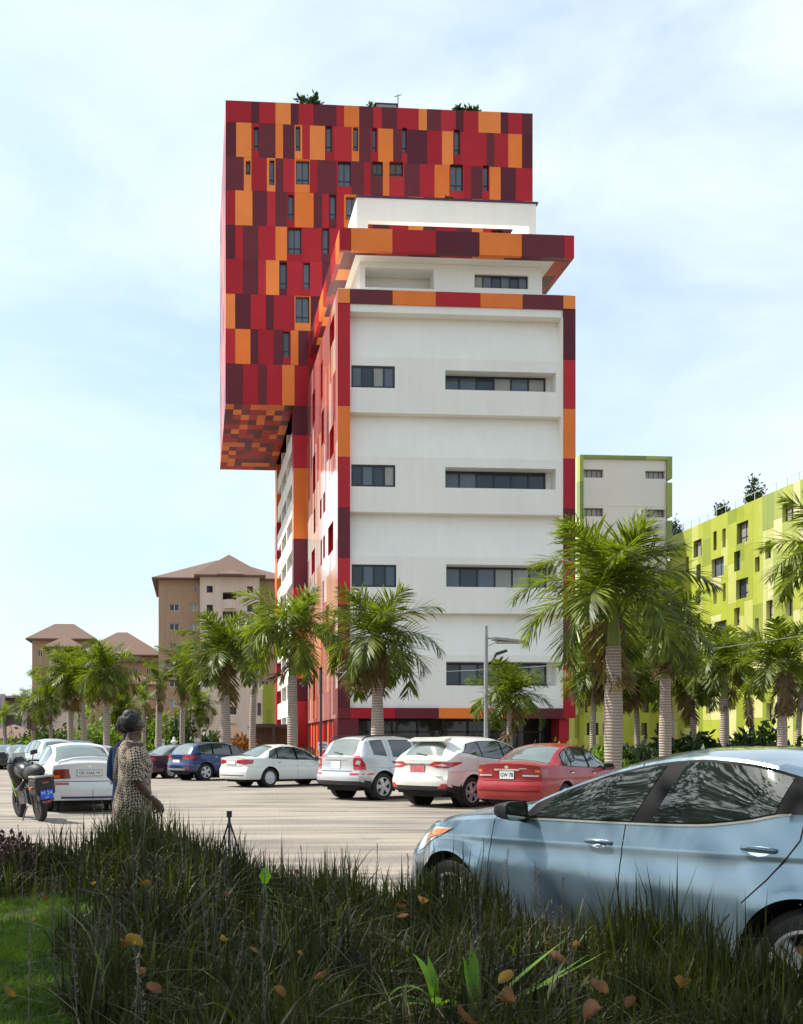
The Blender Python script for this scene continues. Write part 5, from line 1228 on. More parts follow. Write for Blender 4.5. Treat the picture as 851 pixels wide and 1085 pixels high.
    def wheels(s, r, w=.2, rim=None, style=(5, 'wide')):
        for x in s.P['wheels']:
            for sg in (1, -1): s.wheel(x, sg, r, w, rim or [RIMM, RIMD], style)
    def part(s, name, mats_, parent=None): 
        class X: pass
        return MB()
def plate(car, zc, w=.5, h=.115, text='', y0=0., colm=None, txtm=None, bold=.9, name='number_plate'):
    mb = MB(); P = car.P; hit = car.bvh.ray_cast(Vector((P['L']+3, y0, zc)), Vector((-1,0,0)))
    x = (hit[0].x if hit[0] else P['L'])+.012
    mb.box(x-.03, x, y0-w/2, y0+w/2, zc-h/2, zc+h/2, 0); mb.box(x-.035, x-.004, y0-w/2-.008, y0+w/2+.008, zc-h/2-.008, zc+h/2+.008, 1)
    o = mb.build(name, [colm or PLT, INK], car.root)
    if text: text_on(text, (x+.003, y0, zc), (R(90), 0, R(90)), h*.72, txtm or INK, o, w*.88)
    return o
def text_on(t, loc, rot, size, m, parent, maxw=None, name='lettering', ext=.001):
    c = bpy.data.curves.new('lettering', 'FONT'); c.body = t; c.size = size; c.align_x = 'CENTER'; c.align_y = 'CENTER'; c.extrude = ext; c.resolution_u = 3
    o = bpy.data.objects.new('lettering_tmp', c); COL.objects.link(o); bpy.context.view_layer.update()
    w = o.dimensions.x; me = bpy.data.meshes.new_from_object(o.evaluated_get(bpy.context.evaluated_depsgraph_get())); bpy.data.objects.remove(o)
    q = bpy.data.objects.new(name, me); COL.objects.link(q); me.materials.clear(); me.materials.append(m); q.location = loc; q.rotation_euler = rot
    if maxw and w > 0: q.scale = (min(1.3, maxw/w), 1, 1)
    q.parent = parent; return q
def place(px, d, hd_deg, P, lx, ly=None, ground=.004):
    """put the body point (lx, ly) over the ground spot seen at column px, distance d; hd = heading of the nose, degrees from straight ahead, + = to the left"""
    h = FW*math.cos(R(hd_deg))-RT*math.sin(R(hd_deg))     # nose direction
    # local -x is the nose direction -> local x axis = -h
    ang = math.atan2(-h.y, -h.x); p = atd(px, d); ly = P['W']/2 if ly is None else ly
    c, s_ = math.cos(ang), math.sin(ang); return (p.x-(c*lx-s_*ly), p.y-(s_*lx+c*ly), ground), ang
def bump(P): return P
def lampset(car, polys, view, m, name='tail_lamp', parent=None, off=.008, thick=.02):
    out = []
    for sg in (1, -1):
        mb = MB()
        for i, pl in enumerate(polys):
            mi, pl = pl; pts = [(sg*a, b) for a, b in pl]; car.drop(mb, pts, view, off+.004*i, mi, thick=thick)
        out.append(mb.build(name, m, parent or car.root, smooth=False))
    return out
def corner(car, polys, m, name='tail_lamp'):
    for sg in (1, -1):
        mb = MB()
        for i, (mi, pl) in enumerate(polys): car.drop(mb, pl, ('C', sg), .008+.004*i, mi, thick=.02, res=.035)
        mb.build(name, m, car.root, smooth=True, angle=40)
def handle(car, x, z, w=.2, m=None, h=.03, name='door_handle'):
    for sg, v in ((1, 'R'), (-1, 'L')):
        hit = car.bvh.ray_cast(Vector((x, 3*sg, z)), Vector((0, -sg, 0)))[0]
        if hit is None: continue
        mb = MB(); y = hit.y; pts = []
        mb.tube([(x-w/2, y-.004*sg, z-.004), (x-w*.36, y+.028*sg, z), (x, y+.036*sg, z+.003), (x+w*.36, y+.028*sg, z), (x+w/2, y-.004*sg, z-.004)], [h*.3, h*.46, h*.5, h*.46, h*.3], 8)
        o = mb.build(name, m or car.paint, car.root, smooth=True)
        c = MB(); car.drop(c, [(x-w*.30, z-.02), (x-w*.2, z-h*1.1), (x, z-h*1.35), (x+w*.2, z-h*1.1), (x+w*.30, z-.02), (x+w*.15, z+.012), (x-w*.15, z+.012)], v, .001, thick=.002); c.build('recess', CHR if not m else INK, o, fix=False)
def mirror(car, x, z, m, size=1.):
    for sg in (1, -1):
        hit = car.bvh.ray_cast(Vector((x, 3*sg, z)), Vector((0, -sg, 0)))[0]; y = hit.y if hit else sg*car.P['W']/2*.9
        mb = MB(); prof = []
        cx, cy, cz = x-.06, y+sg*.135, z+.03
        ny, nx = 12, 6; vs = []
        for i in range(nx+1):
            t = i/nx; q = (1-(1-t)**2)**.5 if t < 1 else 1
            for j in range(ny):
                a = 2*math.pi*j/ny; ca, sa = math.cos(a), math.sin(a); e = .55
                yy = .125*size*math.copysign(abs(ca)**e, ca)*(.35+.65*q); zz = .078*size*math.copysign(abs(sa)**e, sa)*(.35+.65*q)*(1-.12*ca*sg)
                vs.append((cx-.07+.17*t, cy+yy, cz+zz))
        mb.add(vs, [(i*ny+j, i*ny+(j+1) % ny, (i+1)*ny+(j+1) % ny, (i+1)*ny+j) for i in range(nx) for j in range(ny)]+[tuple(range(ny))])
        mb.tube([(x+.0, y-sg*.03, z-.03), (x-.02, y+sg*.06, z-.01)], [.035, .03], 8, 1)
        o = mb.build('wing_mirror', [m, BLK], car.root, smooth=True, angle=40)
        g_ = MB(); g_.add([(cx+.10, cy+.125*size*math.copysign(abs(math.cos(a))**.55, math.cos(a))*.9, cz+.078*size*math.copysign(abs(math.sin(a))**.55, math.sin(a))*.88) for a in [2*math.pi*j/16 for j in range(16)]], [tuple(range(16))])
        g_.v = [(a+.004, b, c) for a, b, c in g_.v]; g_.build('mirror_glass', mat('mirror', (.35,.4,.38), .03, 1., var=0), o, fix=False)
        r_ = MB(); r_.add([(cx+.10, cy+.125*size*math.copysign(abs(math.cos(a))**.55, math.cos(a)), cz+.078*size*math.copysign(abs(math.sin(a))**.55, math.sin(a))) for a in [2*math.pi*j/16 for j in range(16)]], [tuple(range(16))]); r_.build('mirror_back', BLK, o, fix=False)
def strip(car, pts, view, w, m, name='trim_strip', off=.004, parent=None):
    mb = MB(); n = len(pts)
    for i in range(n-1):
        (a, b), (c, d) = pts[i], pts[i+1]; L_ = math.hypot(c-a, d-b); nx, ny = -(d-b)/L_*w/2, (c-a)/L_*w/2
        car.drop(mb, [(a-nx, b-ny), (c-nx, d-ny), (c+nx, d+ny), (a+nx, b+ny)], view, off, thick=off+.004, res=.12)
    return mb.build(name, m, parent or car.root, fix=False)
def wiper(car, y0, z0, y1, z1):
    P = car.P; pts = []
    for k in range(5):
        t = k/4; y, z = y0+(y1-y0)*t, z0+(z1-z0)*t; h = car.bvh.ray_cast(Vector((P['L']+3, y, z)), Vector((-1,0,0)))[0]
        if h: pts.append((h.x+.02, y, z))
    mb = MB(); mb.tube(pts, [.012, .01, .009, .008, .006], 5); mb.tube([(pts[0][0]-.03, pts[0][1], pts[0][2]), pts[0]], .02, 6); mb.build('wiper', BLK, car.root)
WEXT = lambda W_, L, f=.86, r=.9: [(0, W_*.5*f), (.12, W_*.5*(f+.06)), (.35, W_*.5*(f+.11)), (.75, W_*.495), (L*.45, W_*.5), (L-.8, W_*.495), (L-.35, W_*.5*(r+.06)), (L-.1, W_*.5*(r+.03)), (L, W_*.5*r)]
FRN = [(.1, .0), (.3, .05), (.5, .06), (.7, .0), (.9, -.12), (1.1, -.25)]
# ---- the pale blue saloon in front
def blue_car():
    W_, L = 1.775, 4.53
    P = dict(L=L, W=W_, wheels=(.87, 3.57), arch=.372, wz=.315, sillz=.19, trimz=.0, zc=.62, beltw=.925, step=.025, bglass=CGLASS, flare=.014,
     w=WEXT(W_, L, .74), fround=.55, sill=[(0,.22), (.4,.2), (1.3,.19), (3.1,.19), (4.1,.24), (L,.28)],
     belt=[(0,.64), (.25,.76), (.6,.86), (1.0,.915), (1.45,.95), (1.8,.965), (2.4,.98), (2.9,1.0), (3.2,1.04), (3.45,1.09), (3.8,1.10), (4.2,1.08), (L,1.03)],
     rail=[(0,.66), (.25,.79), (.6,.89), (1.0,.945), (1.3,.97), (1.42,.985), (1.7,1.105), (2.0,1.215), (2.3,1.305), (2.6,1.36), (2.85,1.378), (3.1,1.362), (3.4,1.305), (3.65,1.225), (3.85,1.15), (4.0,1.105), (4.2,1.09), (L,1.04)],
     top=[(0,.70), (.25,.86), (.6,.965), (1.0,1.03), (1.3,1.065), (1.42,1.085), (1.75,1.19), (2.1,1.34), (2.4,1.412), (2.65,1.437), (2.95,1.435), (3.3,1.395), (3.62,1.315), (3.95,1.20), (4.12,1.135), (4.3,1.105), (L,1.07)],
     railw=[(0,.60), (.6,.74), (1.2,.77), (1.42,.765), (2.0,.70), (2.5,.655), (3.0,.65), (3.5,.665), (3.9,.70), (4.1,.71), (L,.70)],
     rear=[(.2,-.03), (.4,.03), (.6,.04), (.8,-.0), (1.0,-.02), (1.2,0)], front=FRN,
     crease=[(lambda x: .80+.045*(x-1.1)/1.6 if x < 2.8 else .848+.04*(x-2.8), .006, .12), (.36, .012, .10)],
     cuts=[1.30, 2.42], marks=[1.42, 2.2, 3.4, 4.12, 3.45], doors=[(1.30, 2.42), (2.42, 3.45)], sidewin=[(1.5, 3.4)], wind=(1.42, 2.2), back=(3.42, 4.12), dlo=[(1.66, 2.46, 1.80, 2.60), (2.60, 3.37, 2.74, 3.40)])
    c = Car(P); pm = paint('pale_blue_paint', (.205,.29,.365), .6, .2); c.paint = pm
    loc, ang = place(473, 7.42, 30, P, .87, -P['W']/2)
    loc = list(loc)
    root = c.make('parked_car', 'metallic pale blue saloon in the right foreground, seen from its side', pm, loc, ang); root['category'] = 'car'
    c.wheels(.318, .2, [RIMM, RIMD], (5, 'split'))
    handle(c, 2.24, .865, .21); handle(c, 3.30, .91, .21)
    c.windows(CGLASS, [(1.52, 3.62, 1.64, 3.50)]); mirror(c, 1.60, .985, BLK, .8)
    seam = [(3.50,1.12), (3.53,1.05), (3.52,.97), (3.46,.88), (3.36,.76), (3.24,.64), (3.13,.53), (3.05,.42), (3.0,.30), (2.98,.24)]
    for v in 'LR': strip(c, seam, v, .008, GAP, 'door_seam', .001)
    m = MB()
    for sg in (1, -1): m.tube([(2.62,sg*(abs(c.surf(2.62,1.0)[1])-.0),.99), (2.76,sg*(abs(c.surf(2.76,1.36)[1])-.0),1.33)], .003, 4)
    m.build('pillar_seam', GAP, root)
    # head lamps wrap round the corner
    for sg, v in ((1, 'R'), (-1, 'L')):
        mb = MB(); c.drop(mb, [(.36,.64), (.42,.66), (.78,.80), (.88,.85), (.70,.845), (.45,.79), (.32,.73)], v, .006, 0, thick=.03, res=.03); 
        c.drop(mb, [(.50,.73), (.80,.812), (.86,.842), (.70,.835), (.52,.785)], v, .010, 1, thick=.02, res=.03); mb.build('headlight', [CLR_, AMB], root)
    lampset(c, [(0, [(.42,.80), (.80,.74), (.86,.88), (.80,.96), (.45,.93)])], 'B', [REDL]); plate(c, .62, text='')
    # sill line of chrome along the windows, quarter seam, rear door sweep
    for sg, v in ((1, 'R'), (-1, 'L')):
        pts = [(x, itp(x, P['belt'])+.002) for x in [1.5+.07*q for q in range(29)]]; strip(c, pts, v, .012, mat('satin_trim', (.55,.52,.46), .25, .8, var=0), 'waist_moulding', .005)
    return c
blue = blue_car()
def sedan_params(L, W_, H, wb0, wb1, wr=.33, **kw):
    s = H/1.46; k = L/4.6
    X = lambda t: [(a*k, b) for a, b in t]; Z = lambda t: [(a, b*s) for a, b in t]; XZ = lambda t: [(a*k, b*s) for a, b in t]
    P = dict(L=L, W=W_, wheels=(wb0, wb1), arch=wr+.055, wz=wr, sillz=.22, trimz=.0, zc=.6*s, beltw=.94, step=.08, bglass=CGLASSL, flare=.01,
     w=WEXT(W_, L), sill=[(0,.24), (L,.27)],
     belt=XZ([(0,.64), (.3,.74), (.9,.84), (1.4,.90), (2.4,.92), (3.3,.955), (3.9,.985), (4.6,.97)]),
     rail=XZ([(0,.66), (.3,.76), (.9,.86), (1.3,.925), (1.75,1.15), (2.1,1.31), (2.5,1.385), (2.9,1.39), (3.2,1.34), (3.55,1.20), (3.95,1.02), (4.6,.98)]),
     top=XZ([(0,.68), (.3,.80), (.9,.92), (1.25,.98), (1.7,1.2), (2.1,1.39), (2.5,1.455), (2.9,1.455), (3.3,1.40), (3.7,1.23), (4.05,1.075), (4.4,1.065), (4.6,1.03)]),
     railw=[(a*k, b*W_/1.78) for a, b in [(0,.62), (.9,.76), (1.3,.77), (1.9,.68), (2.5,.59), (3.0,.59), (3.5,.63), (3.9,.72), (4.6,.74)]],
     rear=[(.2,-.02), (.35,.05), (.55,.055), (.64,.02), (.7,-.01), (.9,.0), (1.1,.02)], front=FRN, crease=[(.72*s, .01, .08)],
     cuts=[1.3*k, 2.4*k, 3.45*k], marks=[1.5*k, 2.34*k, 2.46*k, 3.3*k, 4.05*k], doors=[(1.3*k, 2.4*k), (2.4*k, 3.45*k)], sidewin=[(1.62*k, 2.34*k), (2.46*k, 3.38*k)], wind=(1.3*k, 2.12*k), back=(3.2*k, 4.03*k), dlo=[(1.5*k, 2.36*k, 1.75*k, 2.36*k), (2.46*k, 3.22*k, 2.46*k, 3.16*k), (3.27*k, 3.62*k, 3.21*k, 3.45*k)])
    P.update(kw); return P
def suv_params(L, W_, H, wb0, wb1, wr=.35, **kw):
    s = H/1.68; k = L/4.4
    XZ = lambda t: [(a*k, b*s) for a, b in t]
    P = dict(L=L, W=W_, wheels=(wb0, wb1), arch=wr+.06, wz=wr, sillz=.3, trimz=.46*s, zc=.66*s, beltw=.945, step=.08, bglass=CGLASS, flare=.022,
     w=WEXT(W_, L), sill=[(0,.33), (.6,.3), (3.9*k,.3), (L,.40)],
     belt=XZ([(0,.78), (.3,.88), (.9,.98), (1.4,1.04), (2.4,1.08), (3.3,1.12), (3.9,1.17), (4.4,1.10)]),
     rail=XZ([(0,.80), (.3,.90), (.9,1.01), (1.2,1.06), (1.6,1.30), (1.95,1.49), (2.4,1.57), (3.2,1.58), (3.8,1.53), (4.0,1.46), (4.17,1.28), (4.3,1.14), (4.4,1.10)]),
     top=XZ([(0,.84), (.3,.98), (.9,1.07), (1.15,1.11), (1.6,1.39), (1.95,1.58), (2.4,1.66), (3.2,1.665), (3.75,1.62), (3.98,1.54), (4.14,1.36), (4.3,1.16), (4.4,1.12)]),
     railw=[(a*k, b*W_/1.82) for a, b in [(0,.66), (.9,.78), (1.3,.78), (1.9,.70), (2.4,.64), (3.4,.64), (3.9,.64), (4.1,.68), (4.3,.76), (4.4,.78)]],
     rear=[(.3,-.03), (.45,.06), (.62,.07), (.72,.03), (.9,.0), (1.1,.0)], front=FRN, crease=[(.85*s, .01, .08)],
     cuts=[1.25*k, 2.3*k, 3.3*k], marks=[1.5*k, 2.26*k, 2.36*k, 3.2*k, 3.78*k, 4.28*k, 3.98*k], doors=[(1.25*k, 2.3*k), (2.3*k, 3.3*k)], sidewin=[(1.5*k, 2.26*k), (2.36*k, 3.72*k)], wind=(1.2*k, 1.98*k), back=(3.97*k, 4.28*k), dlo=[(1.42*k, 2.26*k, 1.62*k, 2.26*k), (2.34*k, 3.18*k, 2.34*k, 3.14*k), (3.26*k, 3.82*k, 3.22*k, 3.78*k)], backj=2)
    P.update(kw); return P
def rear_seams(c, zl, wl, m=None):
    strip(c, [(-wl, zl), (wl, zl)], 'B', .012, GAP, 'boot_seam', .003)
GC = 'cars parked across the car park'
# white jetta-like saloon
def fin(c, label, sep=False):
    c.root['category'] = 'car'; c.root['label'] = label; D = c.P['dlo']
    c.windows(CGLASS if c.P.get('dark') else CGLASSM, D if sep else [(D[0][0]-.04, D[-1][1]+.03, D[0][2]-.04, D[-1][3]+.02)])
def white_saloon():
    P = sedan_params(4.62, 1.78, 1.46, .95, 3.60, .325); c = Car(P); pm = paint('white_paint', (.72,.72,.70), 0., .3); c.paint = pm
    loc, ang = place(287, 35.3, -53, P, 3.60, P['W']/2)
    c.make('parked_car', '', pm, loc, ang); fin(c, 'white saloon with bright red tail lamps, parked right of the dark blue hatchback')
    c.wheels(.32, .2, [RIMM, RIMD], (8, 'wide')); handle(c, 2.15, .84, .2); handle(c, 3.2, .86, .2); mirror(c, 1.6, .92, pm)
    corner(c, [(0, [(-.42,.83), (-.1,.77), (.18,.80), (.20,.93), (-.1,.95), (-.40,.91)])], [REDL])
    plate(c, .83, .5, .12); rear_seams(c, .70, .6)
    strip(c, [(-.7,.40), (.7,.40)], 'B', .03, BLK, 'bumper_strip'); return c
c = white_saloon()
def blue_suv():
    P = suv_params(4.45, 1.80, 1.56, .85, 3.61, .345, trimz=.36, bglass=CGLASSL); c = Car(P); pm = paint('deep_blue_paint', (.012,.03,.12), .35, .28); c.paint = pm
    loc, ang = place(219, 41.6, -52, P, 3.61, P['W']/2)
    c.make('parked_car', '', pm, loc, ang); fin(c, 'dark blue hatchback with alloy wheels beside the maroon car')
    c.wheels(.345, .22, [RIMM, RIMD], (5, 'wide')); handle(c, 2.05, .95, .2); handle(c, 3.1, .98, .2); mirror(c, 1.5, 1.02, pm)
    corner(c, [(0, [(-.35,.88), (-.1,.84), (.22,.92), (.26,1.0), (-.05,1.02), (-.33,1.0)])], [REDL])
    plate(c, .78, .5, .12); lampset(c, [(0, [(.62,.48), (.8,.48), (.8,.54), (.62,.54)])], 'B', [REDL], 'reflector')
    strip(c, [(-.6,.42), (.6,.42)], 'B', .14, mat('grey_plastic', (.25,.25,.25), .5), 'bumper_insert'); return c
c = blue_suv()
def maroon():
    P = sedan_params(4.7, 1.8, 1.46, .95, 3.7, .33, bglass=CGLASSL); c = Car(P); pm = paint('maroon_paint', (.055,.022,.03), .3, .3); c.paint = pm
    loc, ang = place(182, 44.3, -48, P, 3.70, P['W']/2)
    c.make('parked_car', '', pm, loc, ang); fin(c, 'dark maroon saloon half hidden behind the dark blue hatchback')
    c.wheels(.33, .2, [RIMM, RIMD], (7, 'wide')); corner(c, [(0, [(-.3,.78), (.12,.78), (.12,.92), (-.3,.92)])], [REDL]); plate(c, .83, .5, .12); mirror(c, 1.6, .92, pm)
maroon()
def silver_suv():   # boxy four wheel drive with black lower cladding
    P = suv_params(4.35, 1.84, 1.70, .85, 3.48, .36, trimz=.50, back=(3.99,4.2), dlo=[(1.40,2.23,1.60,2.23), (2.33,3.12,2.33,3.12), (3.34,3.80,3.36,3.80)], dark=1, bglass=CGLASSL)
    k = 4.35/4.4
    P['rail'] = [(0,.82), (.3,.92), (.9,1.03), (1.2,1.07), (1.6,1.32), (1.95,1.51), (2.4,1.58), (3.2,1.59), (3.8,1.56), (3.95,1.52), (4.12,1.28), (4.24,1.13), (4.35,1.10)]
    P['top'] = [(0,.86), (.3,1.0), (.9,1.09), (1.15,1.12), (1.6,1.40), (1.95,1.59), (2.4,1.67), (3.2,1.68), (3.75,1.66), (3.93,1.60), (4.10,1.36), (4.24,1.17), (4.35,1.12)]
    P['back'] = (3.93, 4.24); P['cuts'] = [1.25, 2.28, 3.25]; P['doors'] = [(1.25,2.28), (2.28,3.25)]; P['marks'] = [1.48,2.23,2.33,3.12,3.35,3.82,3.93,4.24]
    c = Car(P); pm = paint('silver_white_paint', (.50,.51,.53), .3, .3); c.paint = pm
    loc, ang = place(407.5, 26.9, -53, P, 3.48, P['W']/2)
    c.make('parked_car', '', pm, loc, ang); fin(c, 'silver white boxy four wheel drive with black roof rails, nearer the white saloon', True)
    c.wheels(.36, .24, [RIMM, RIMD], (5, 'wide')); handle(c, 2.05, .98, .2, BLK); handle(c, 3.08, 1.0, .2, BLK); mirror(c, 1.5, 1.05, pm)
    corner(c, [(0, [(-.17,.80), (.16,.80), (.14,.95), (.0,1.16), (-.12,1.20), (-.18,1.05)]), (1, [(-.12,.94), (.0,.93), (.02,1.02), (-.08,1.04)])], [REDL, CLR_])
    lampset(c, [(0, [(.56,.665), (.90,.665), (.90,.715), (.56,.715)])], 'B', [REDL], 'reflector')
    plate(c, .92, .38, .2); strip(c, [(-.42,1.06), (.42,1.06)], 'B', .035, CHR, 'chrome_bar', .01)
    strip(c, [(-.6,.76), (.6,.76)], 'B', .015, GAP, 'tailgate_seam'); wiper(c, .1, 1.2, -.28, 1.26)
    for sg in (1, -1):
        m = MB(); pts = [(1.9+.2*q, sg*.63, itp(1.9+.2*q, P['rail'])+.10) for q in range(11)]; pts = [(1.85,sg*.64,1.52)]+pts+[(4.0,sg*.62,1.55)]; m.tube(pts, .022, 6); m.build('roof_rail', BLK, c.root)
        m = MB(); 
    lampset(c, [(0, [(.15,.36), (.25,.36), (.25,.41), (.15,.41)])], 'B', [CHR], 'exhaust'); return c
c = silver_suv()
def white_suv():   # curvy crossover
    P = suv_params(4.41, 1.82, 1.66, .88, 3.52, .355, trimz=.50, bglass=CGLASSL)
    P['belt'] = [(0,.76), (.3,.86), (.9,.97), (1.4,1.02), (2.4,1.09), (3.2,1.16), (3.7,1.24), (3.95,1.26), (4.2,1.16), (4.41,1.06)]
    P['rail'] = [(0,.78), (.3,.88), (.9,.99), (1.2,1.04), (1.6,1.28), (1.95,1.46), (2.4,1.55), (3.0,1.545), (3.5,1.48), (3.8,1.40), (4.0,1.33), (4.2,1.20), (4.3,1.12), (4.41,1.08)]
    P['dark'] = 1; P['dlo'] = [(1.42,2.26,1.64,2.26), (2.32,3.1,2.32,3.1), (3.14,3.84,3.14,3.5)]; P['back'] = (3.98, 4.25); P['backj'] = 2; P['top'] = [(0,.82), (.3,.96), (.9,1.06), (1.15,1.09), (1.6,1.37), (1.95,1.55), (2.4,1.64), (3.2,1.645), (3.8,1.60), (3.97,1.545), (4.12,1.38), (4.27,1.17), (4.41,1.10)]
    c = Car(P); pm = paint('cream_white_paint', (.68,.66,.60), .08, .3); c.paint = pm
    loc, ang = place(502, 23.8, -49, P, 3.52, P['W']/2)
    c.make('parked_car', '', pm, loc, ang); fin(c, 'cream white crossover with slanting red lamps and plate, parked left of the red saloon')
    c.wheels(.355, .24, [RIMM, RIMD], (5, 'split')); handle(c, 2.1, .94, .22); handle(c, 3.15, .99, .22); mirror(c, 1.5, 1.0, pm)
    corner(c, [(0, [(-.42,.98), (-.25,.92), (.0,.91), (.34,1.02), (.36,1.05), (.0,1.05), (-.3,1.06)]), (1, [(-.30,.98), (-.1,.95), (.0,.97), (-.12,1.01)])], [REDL, CLR_])
    lampset(c, [(0, [(.58,.44), (.85,.46), (.85,.56), (.70,.56)])], 'B', [REDL], 'reflector')
    plate(c, .89, .42, .16, '', colm=mat('plate_pinkish', (.55,.12,.14), .5, var=.4, scale=30)); strip(c, [(-.36,1.0), (.36,1.0)], 'B', .03, CHR, 'chrome_bar', .01); wiper(c, .12, 1.2, -.2, 1.25)
    m = MB(); m.prism([(3.86,1.62), (4.12,1.56), (4.12,1.52), (3.92,1.53)], 'y', -.56, .56); m.build('spoiler', pm, c.root)
    text_on('4WD', (c.bvh.ray_cast(Vector((8,.62,.70)), Vector((-1,0,0)))[0].x+.012, .62, .70), (R(90), 0, R(90)), .09, INK, c.root, .25)
    m = MB(); m.tube([(3.6,0,1.63), (3.75,0,1.76)], .006, 5); m.build('aerial', BLK, c.root); return c
c = white_suv()
def red_saloon():
    P = sedan_params(4.53, 1.72, 1.48, .9, 3.50, .31, bglass=CGLASSL); c = Car(P); pm = paint('red_paint', (.30,.004,.007), .1, .3, .45); c.paint = pm
    loc, ang = place(578, 21.6, -43, P, 4.45, P['W']/2)
    c.make('parked_car', '', pm, loc, ang); fin(c, 'red saloon with a white number plate, partly hidden by the pale blue saloon')
    c.wheels(.31, .19, [RIMM, RIMD], (6, 'wide')); handle(c, 2.12, .84, .2); handle(c, 3.15, .87, .2); mirror(c, 1.6, .92, pm)
    corner(c, [(0, [(-.36,.77), (.16,.76), (.18,.90), (.1,.93), (-.34,.92)]), (1, [(-.12,.86), (-.03,.86), (-.03,.91), (-.12,.91)]), (2, [(-.34,.775), (-.05,.77), (-.05,.80), (-.34,.805)])], [mat('dark_red_lens', (.26,.01,.012), .12, var=0, coat=1), AMB, CLR_])
    plate(c, .80, .34, .17, 'GW 78', bold=1); strip(c, [(-.3,.91), (.3,.91)], 'B', .035, CHR, 'chrome_bar', .012); rear_seams(c, .67, .62); m = MB(); c.drop(m, [(.05*math.cos(a)*.9, .965+.035*math.sin(a)) for a in [q*math.pi/5 for q in range(10)]], 'B', .012); m.build('emblem', CHR, c.root)
    strip(c, [(.30,.935), (.46,.935)], 'B', .02, CHR, 'model_badge', .008)
    strip(c, [(-.75,.46), (.75,.46)], 'B', .02, GAP, 'bumper_groove'); m = MB(); m.tube([(3.2,-.1,1.42), (3.1,-.1,1.55)], .005, 5); m.build('aerial', BLK, c.root)
    return c
c = red_saloon()
def old_white():
    P = sedan_params(4.43, 1.75, 1.50, .92, 3.52, .31, bglass=CGLASSL, beltw=.95); c = Car(P); pm = paint('old_white_paint', (.66,.66,.65), 0., .38); c.paint = pm
    loc, ang = place(95, 22.0, 20, P, P['L'], 0)
    c.make('parked_car', '', pm, loc, ang); fin(c, 'older white saloon with boot spoiler, seen from behind beside the black motorcycle')
    c.wheels(.31, .19, [RIMM, RIMD], (6, 'wide')); handle(c, 2.08, .86, .2, BLK); handle(c, 3.1, .88, .2, BLK); mirror(c, 1.55, .95, pm)
    lampset(c, [(0, [(.40,.73), (.74,.72), (.84,.78), (.83,.92), (.44,.93)]), (1, [(.62,.75), (.73,.74), (.74,.80), (.62,.80)])], 'B', [mat('dull_red_lens', (.22,.02,.015), .2, var=.2, coat=1), AMB])
    plate(c, .845, .52, .115, 'GR 5266 W'); m = MB(); 
    hx = [c.bvh.ray_cast(Vector((4.3, y, 3)), Vector((0,0,-1)))[0] for y in (-.7, 0, .7)]
    q_ = [c.bvh.ray_cast(Vector((4.26, y, 3)), Vector((0,0,-1)))[0].z for y in (.62, .3, 0)]
    m.tube([(4.22,-.66,q_[0]-.02), (4.30,-.60,q_[0]+.05), (4.34,-.3,q_[1]+.07), (4.35,0,q_[2]+.075), (4.34,.3,q_[1]+.07), (4.30,.60,q_[0]+.05), (4.22,.66,q_[0]-.02)], [.02,.028,.03,.03,.03,.028,.02], 8); m.build('spoiler', pm, c.root, smooth=True)
    lampset(c, [(0, [(.44,.60), (.74,.60), (.74,.65), (.44,.65)])], 'B', [REDL], 'reflector'); strip(c, [(-.78,.67), (.78,.67)], 'B', .012, GAP, 'bumper_seam'); strip(c, [(-.6,.33), (.6,.33)], 'B', .04, mat('blue_edge', (.02,.03,.12), .4), 'bumper_edge', .01)
    m = MB(); c.drop(m, [(.035*math.cos(a), .985+.03*math.sin(a)) for a in [q*math.pi/5 for q in range(10)]], 'B', .008); m.build('emblem', CHR, c.root)
    m = MB(); c.drop(m, [(4.0+.035*math.cos(a), .80+.035*math.sin(a)) for a in [q*math.pi/5 for q in range(10)]], 'L', .003); m.build('fuel_flap', GAP, c.root); return c
c = old_white()
# far row at the left
def far_car(px, d, hd, kind, pname, col, label, metal=.2):
    P = (suv_params(4.5, 1.82, 1.72, .87, 3.55, .35, step=.14, trimz=.3, bglass=CGLASSL) if kind else sedan_params(4.6, 1.78, 1.45, .95, 3.65, .32, step=.14)); c = Car(P); pm = paint(pname, col, metal, .3); c.paint = pm
    loc, ang = place(px, d, hd, P, P['L']/2, 0); c.make('parked_car', '', pm, loc, ang); fin(c, label); c.wheels(.33, .2, [RIMM, RIMD], (5, 'wide'))
    lampset(c, [(0, [(.5,.8), (.85,.8), (.85,.95), (.5,.95)])], 'B', [REDL]); plate(c, .85, .5, .12)
far_car(2, 62, 24, 0, 'black_paint', (.012,.012,.014), 'black saloon at the far left edge, leftmost of the distant cars')
far_car(20, 60, 24, 0, 'black_paint', (.01,.01,.01), 'black saloon second from the left edge among the distant cars'); far_car(33, 54, 22, 0, 'navy_paint', (.012,.025,.07), 'small dark blue saloon left of the distant silver four wheel drive')
far_car(50, 44, 26, 1, 'silver_paint', (.42,.43,.45), 'silver four wheel drive just behind the older white saloon\'s roof', .5)
far_car(76, 50, 24, 1, 'navy_suv_paint', (.02,.035,.08), 'navy four wheel drive roof showing over the older white saloon')
far_car(100, 37, 14, 0, 'grey_paint', (.16,.17,.17), 'grey saloon hidden behind the person in blue')
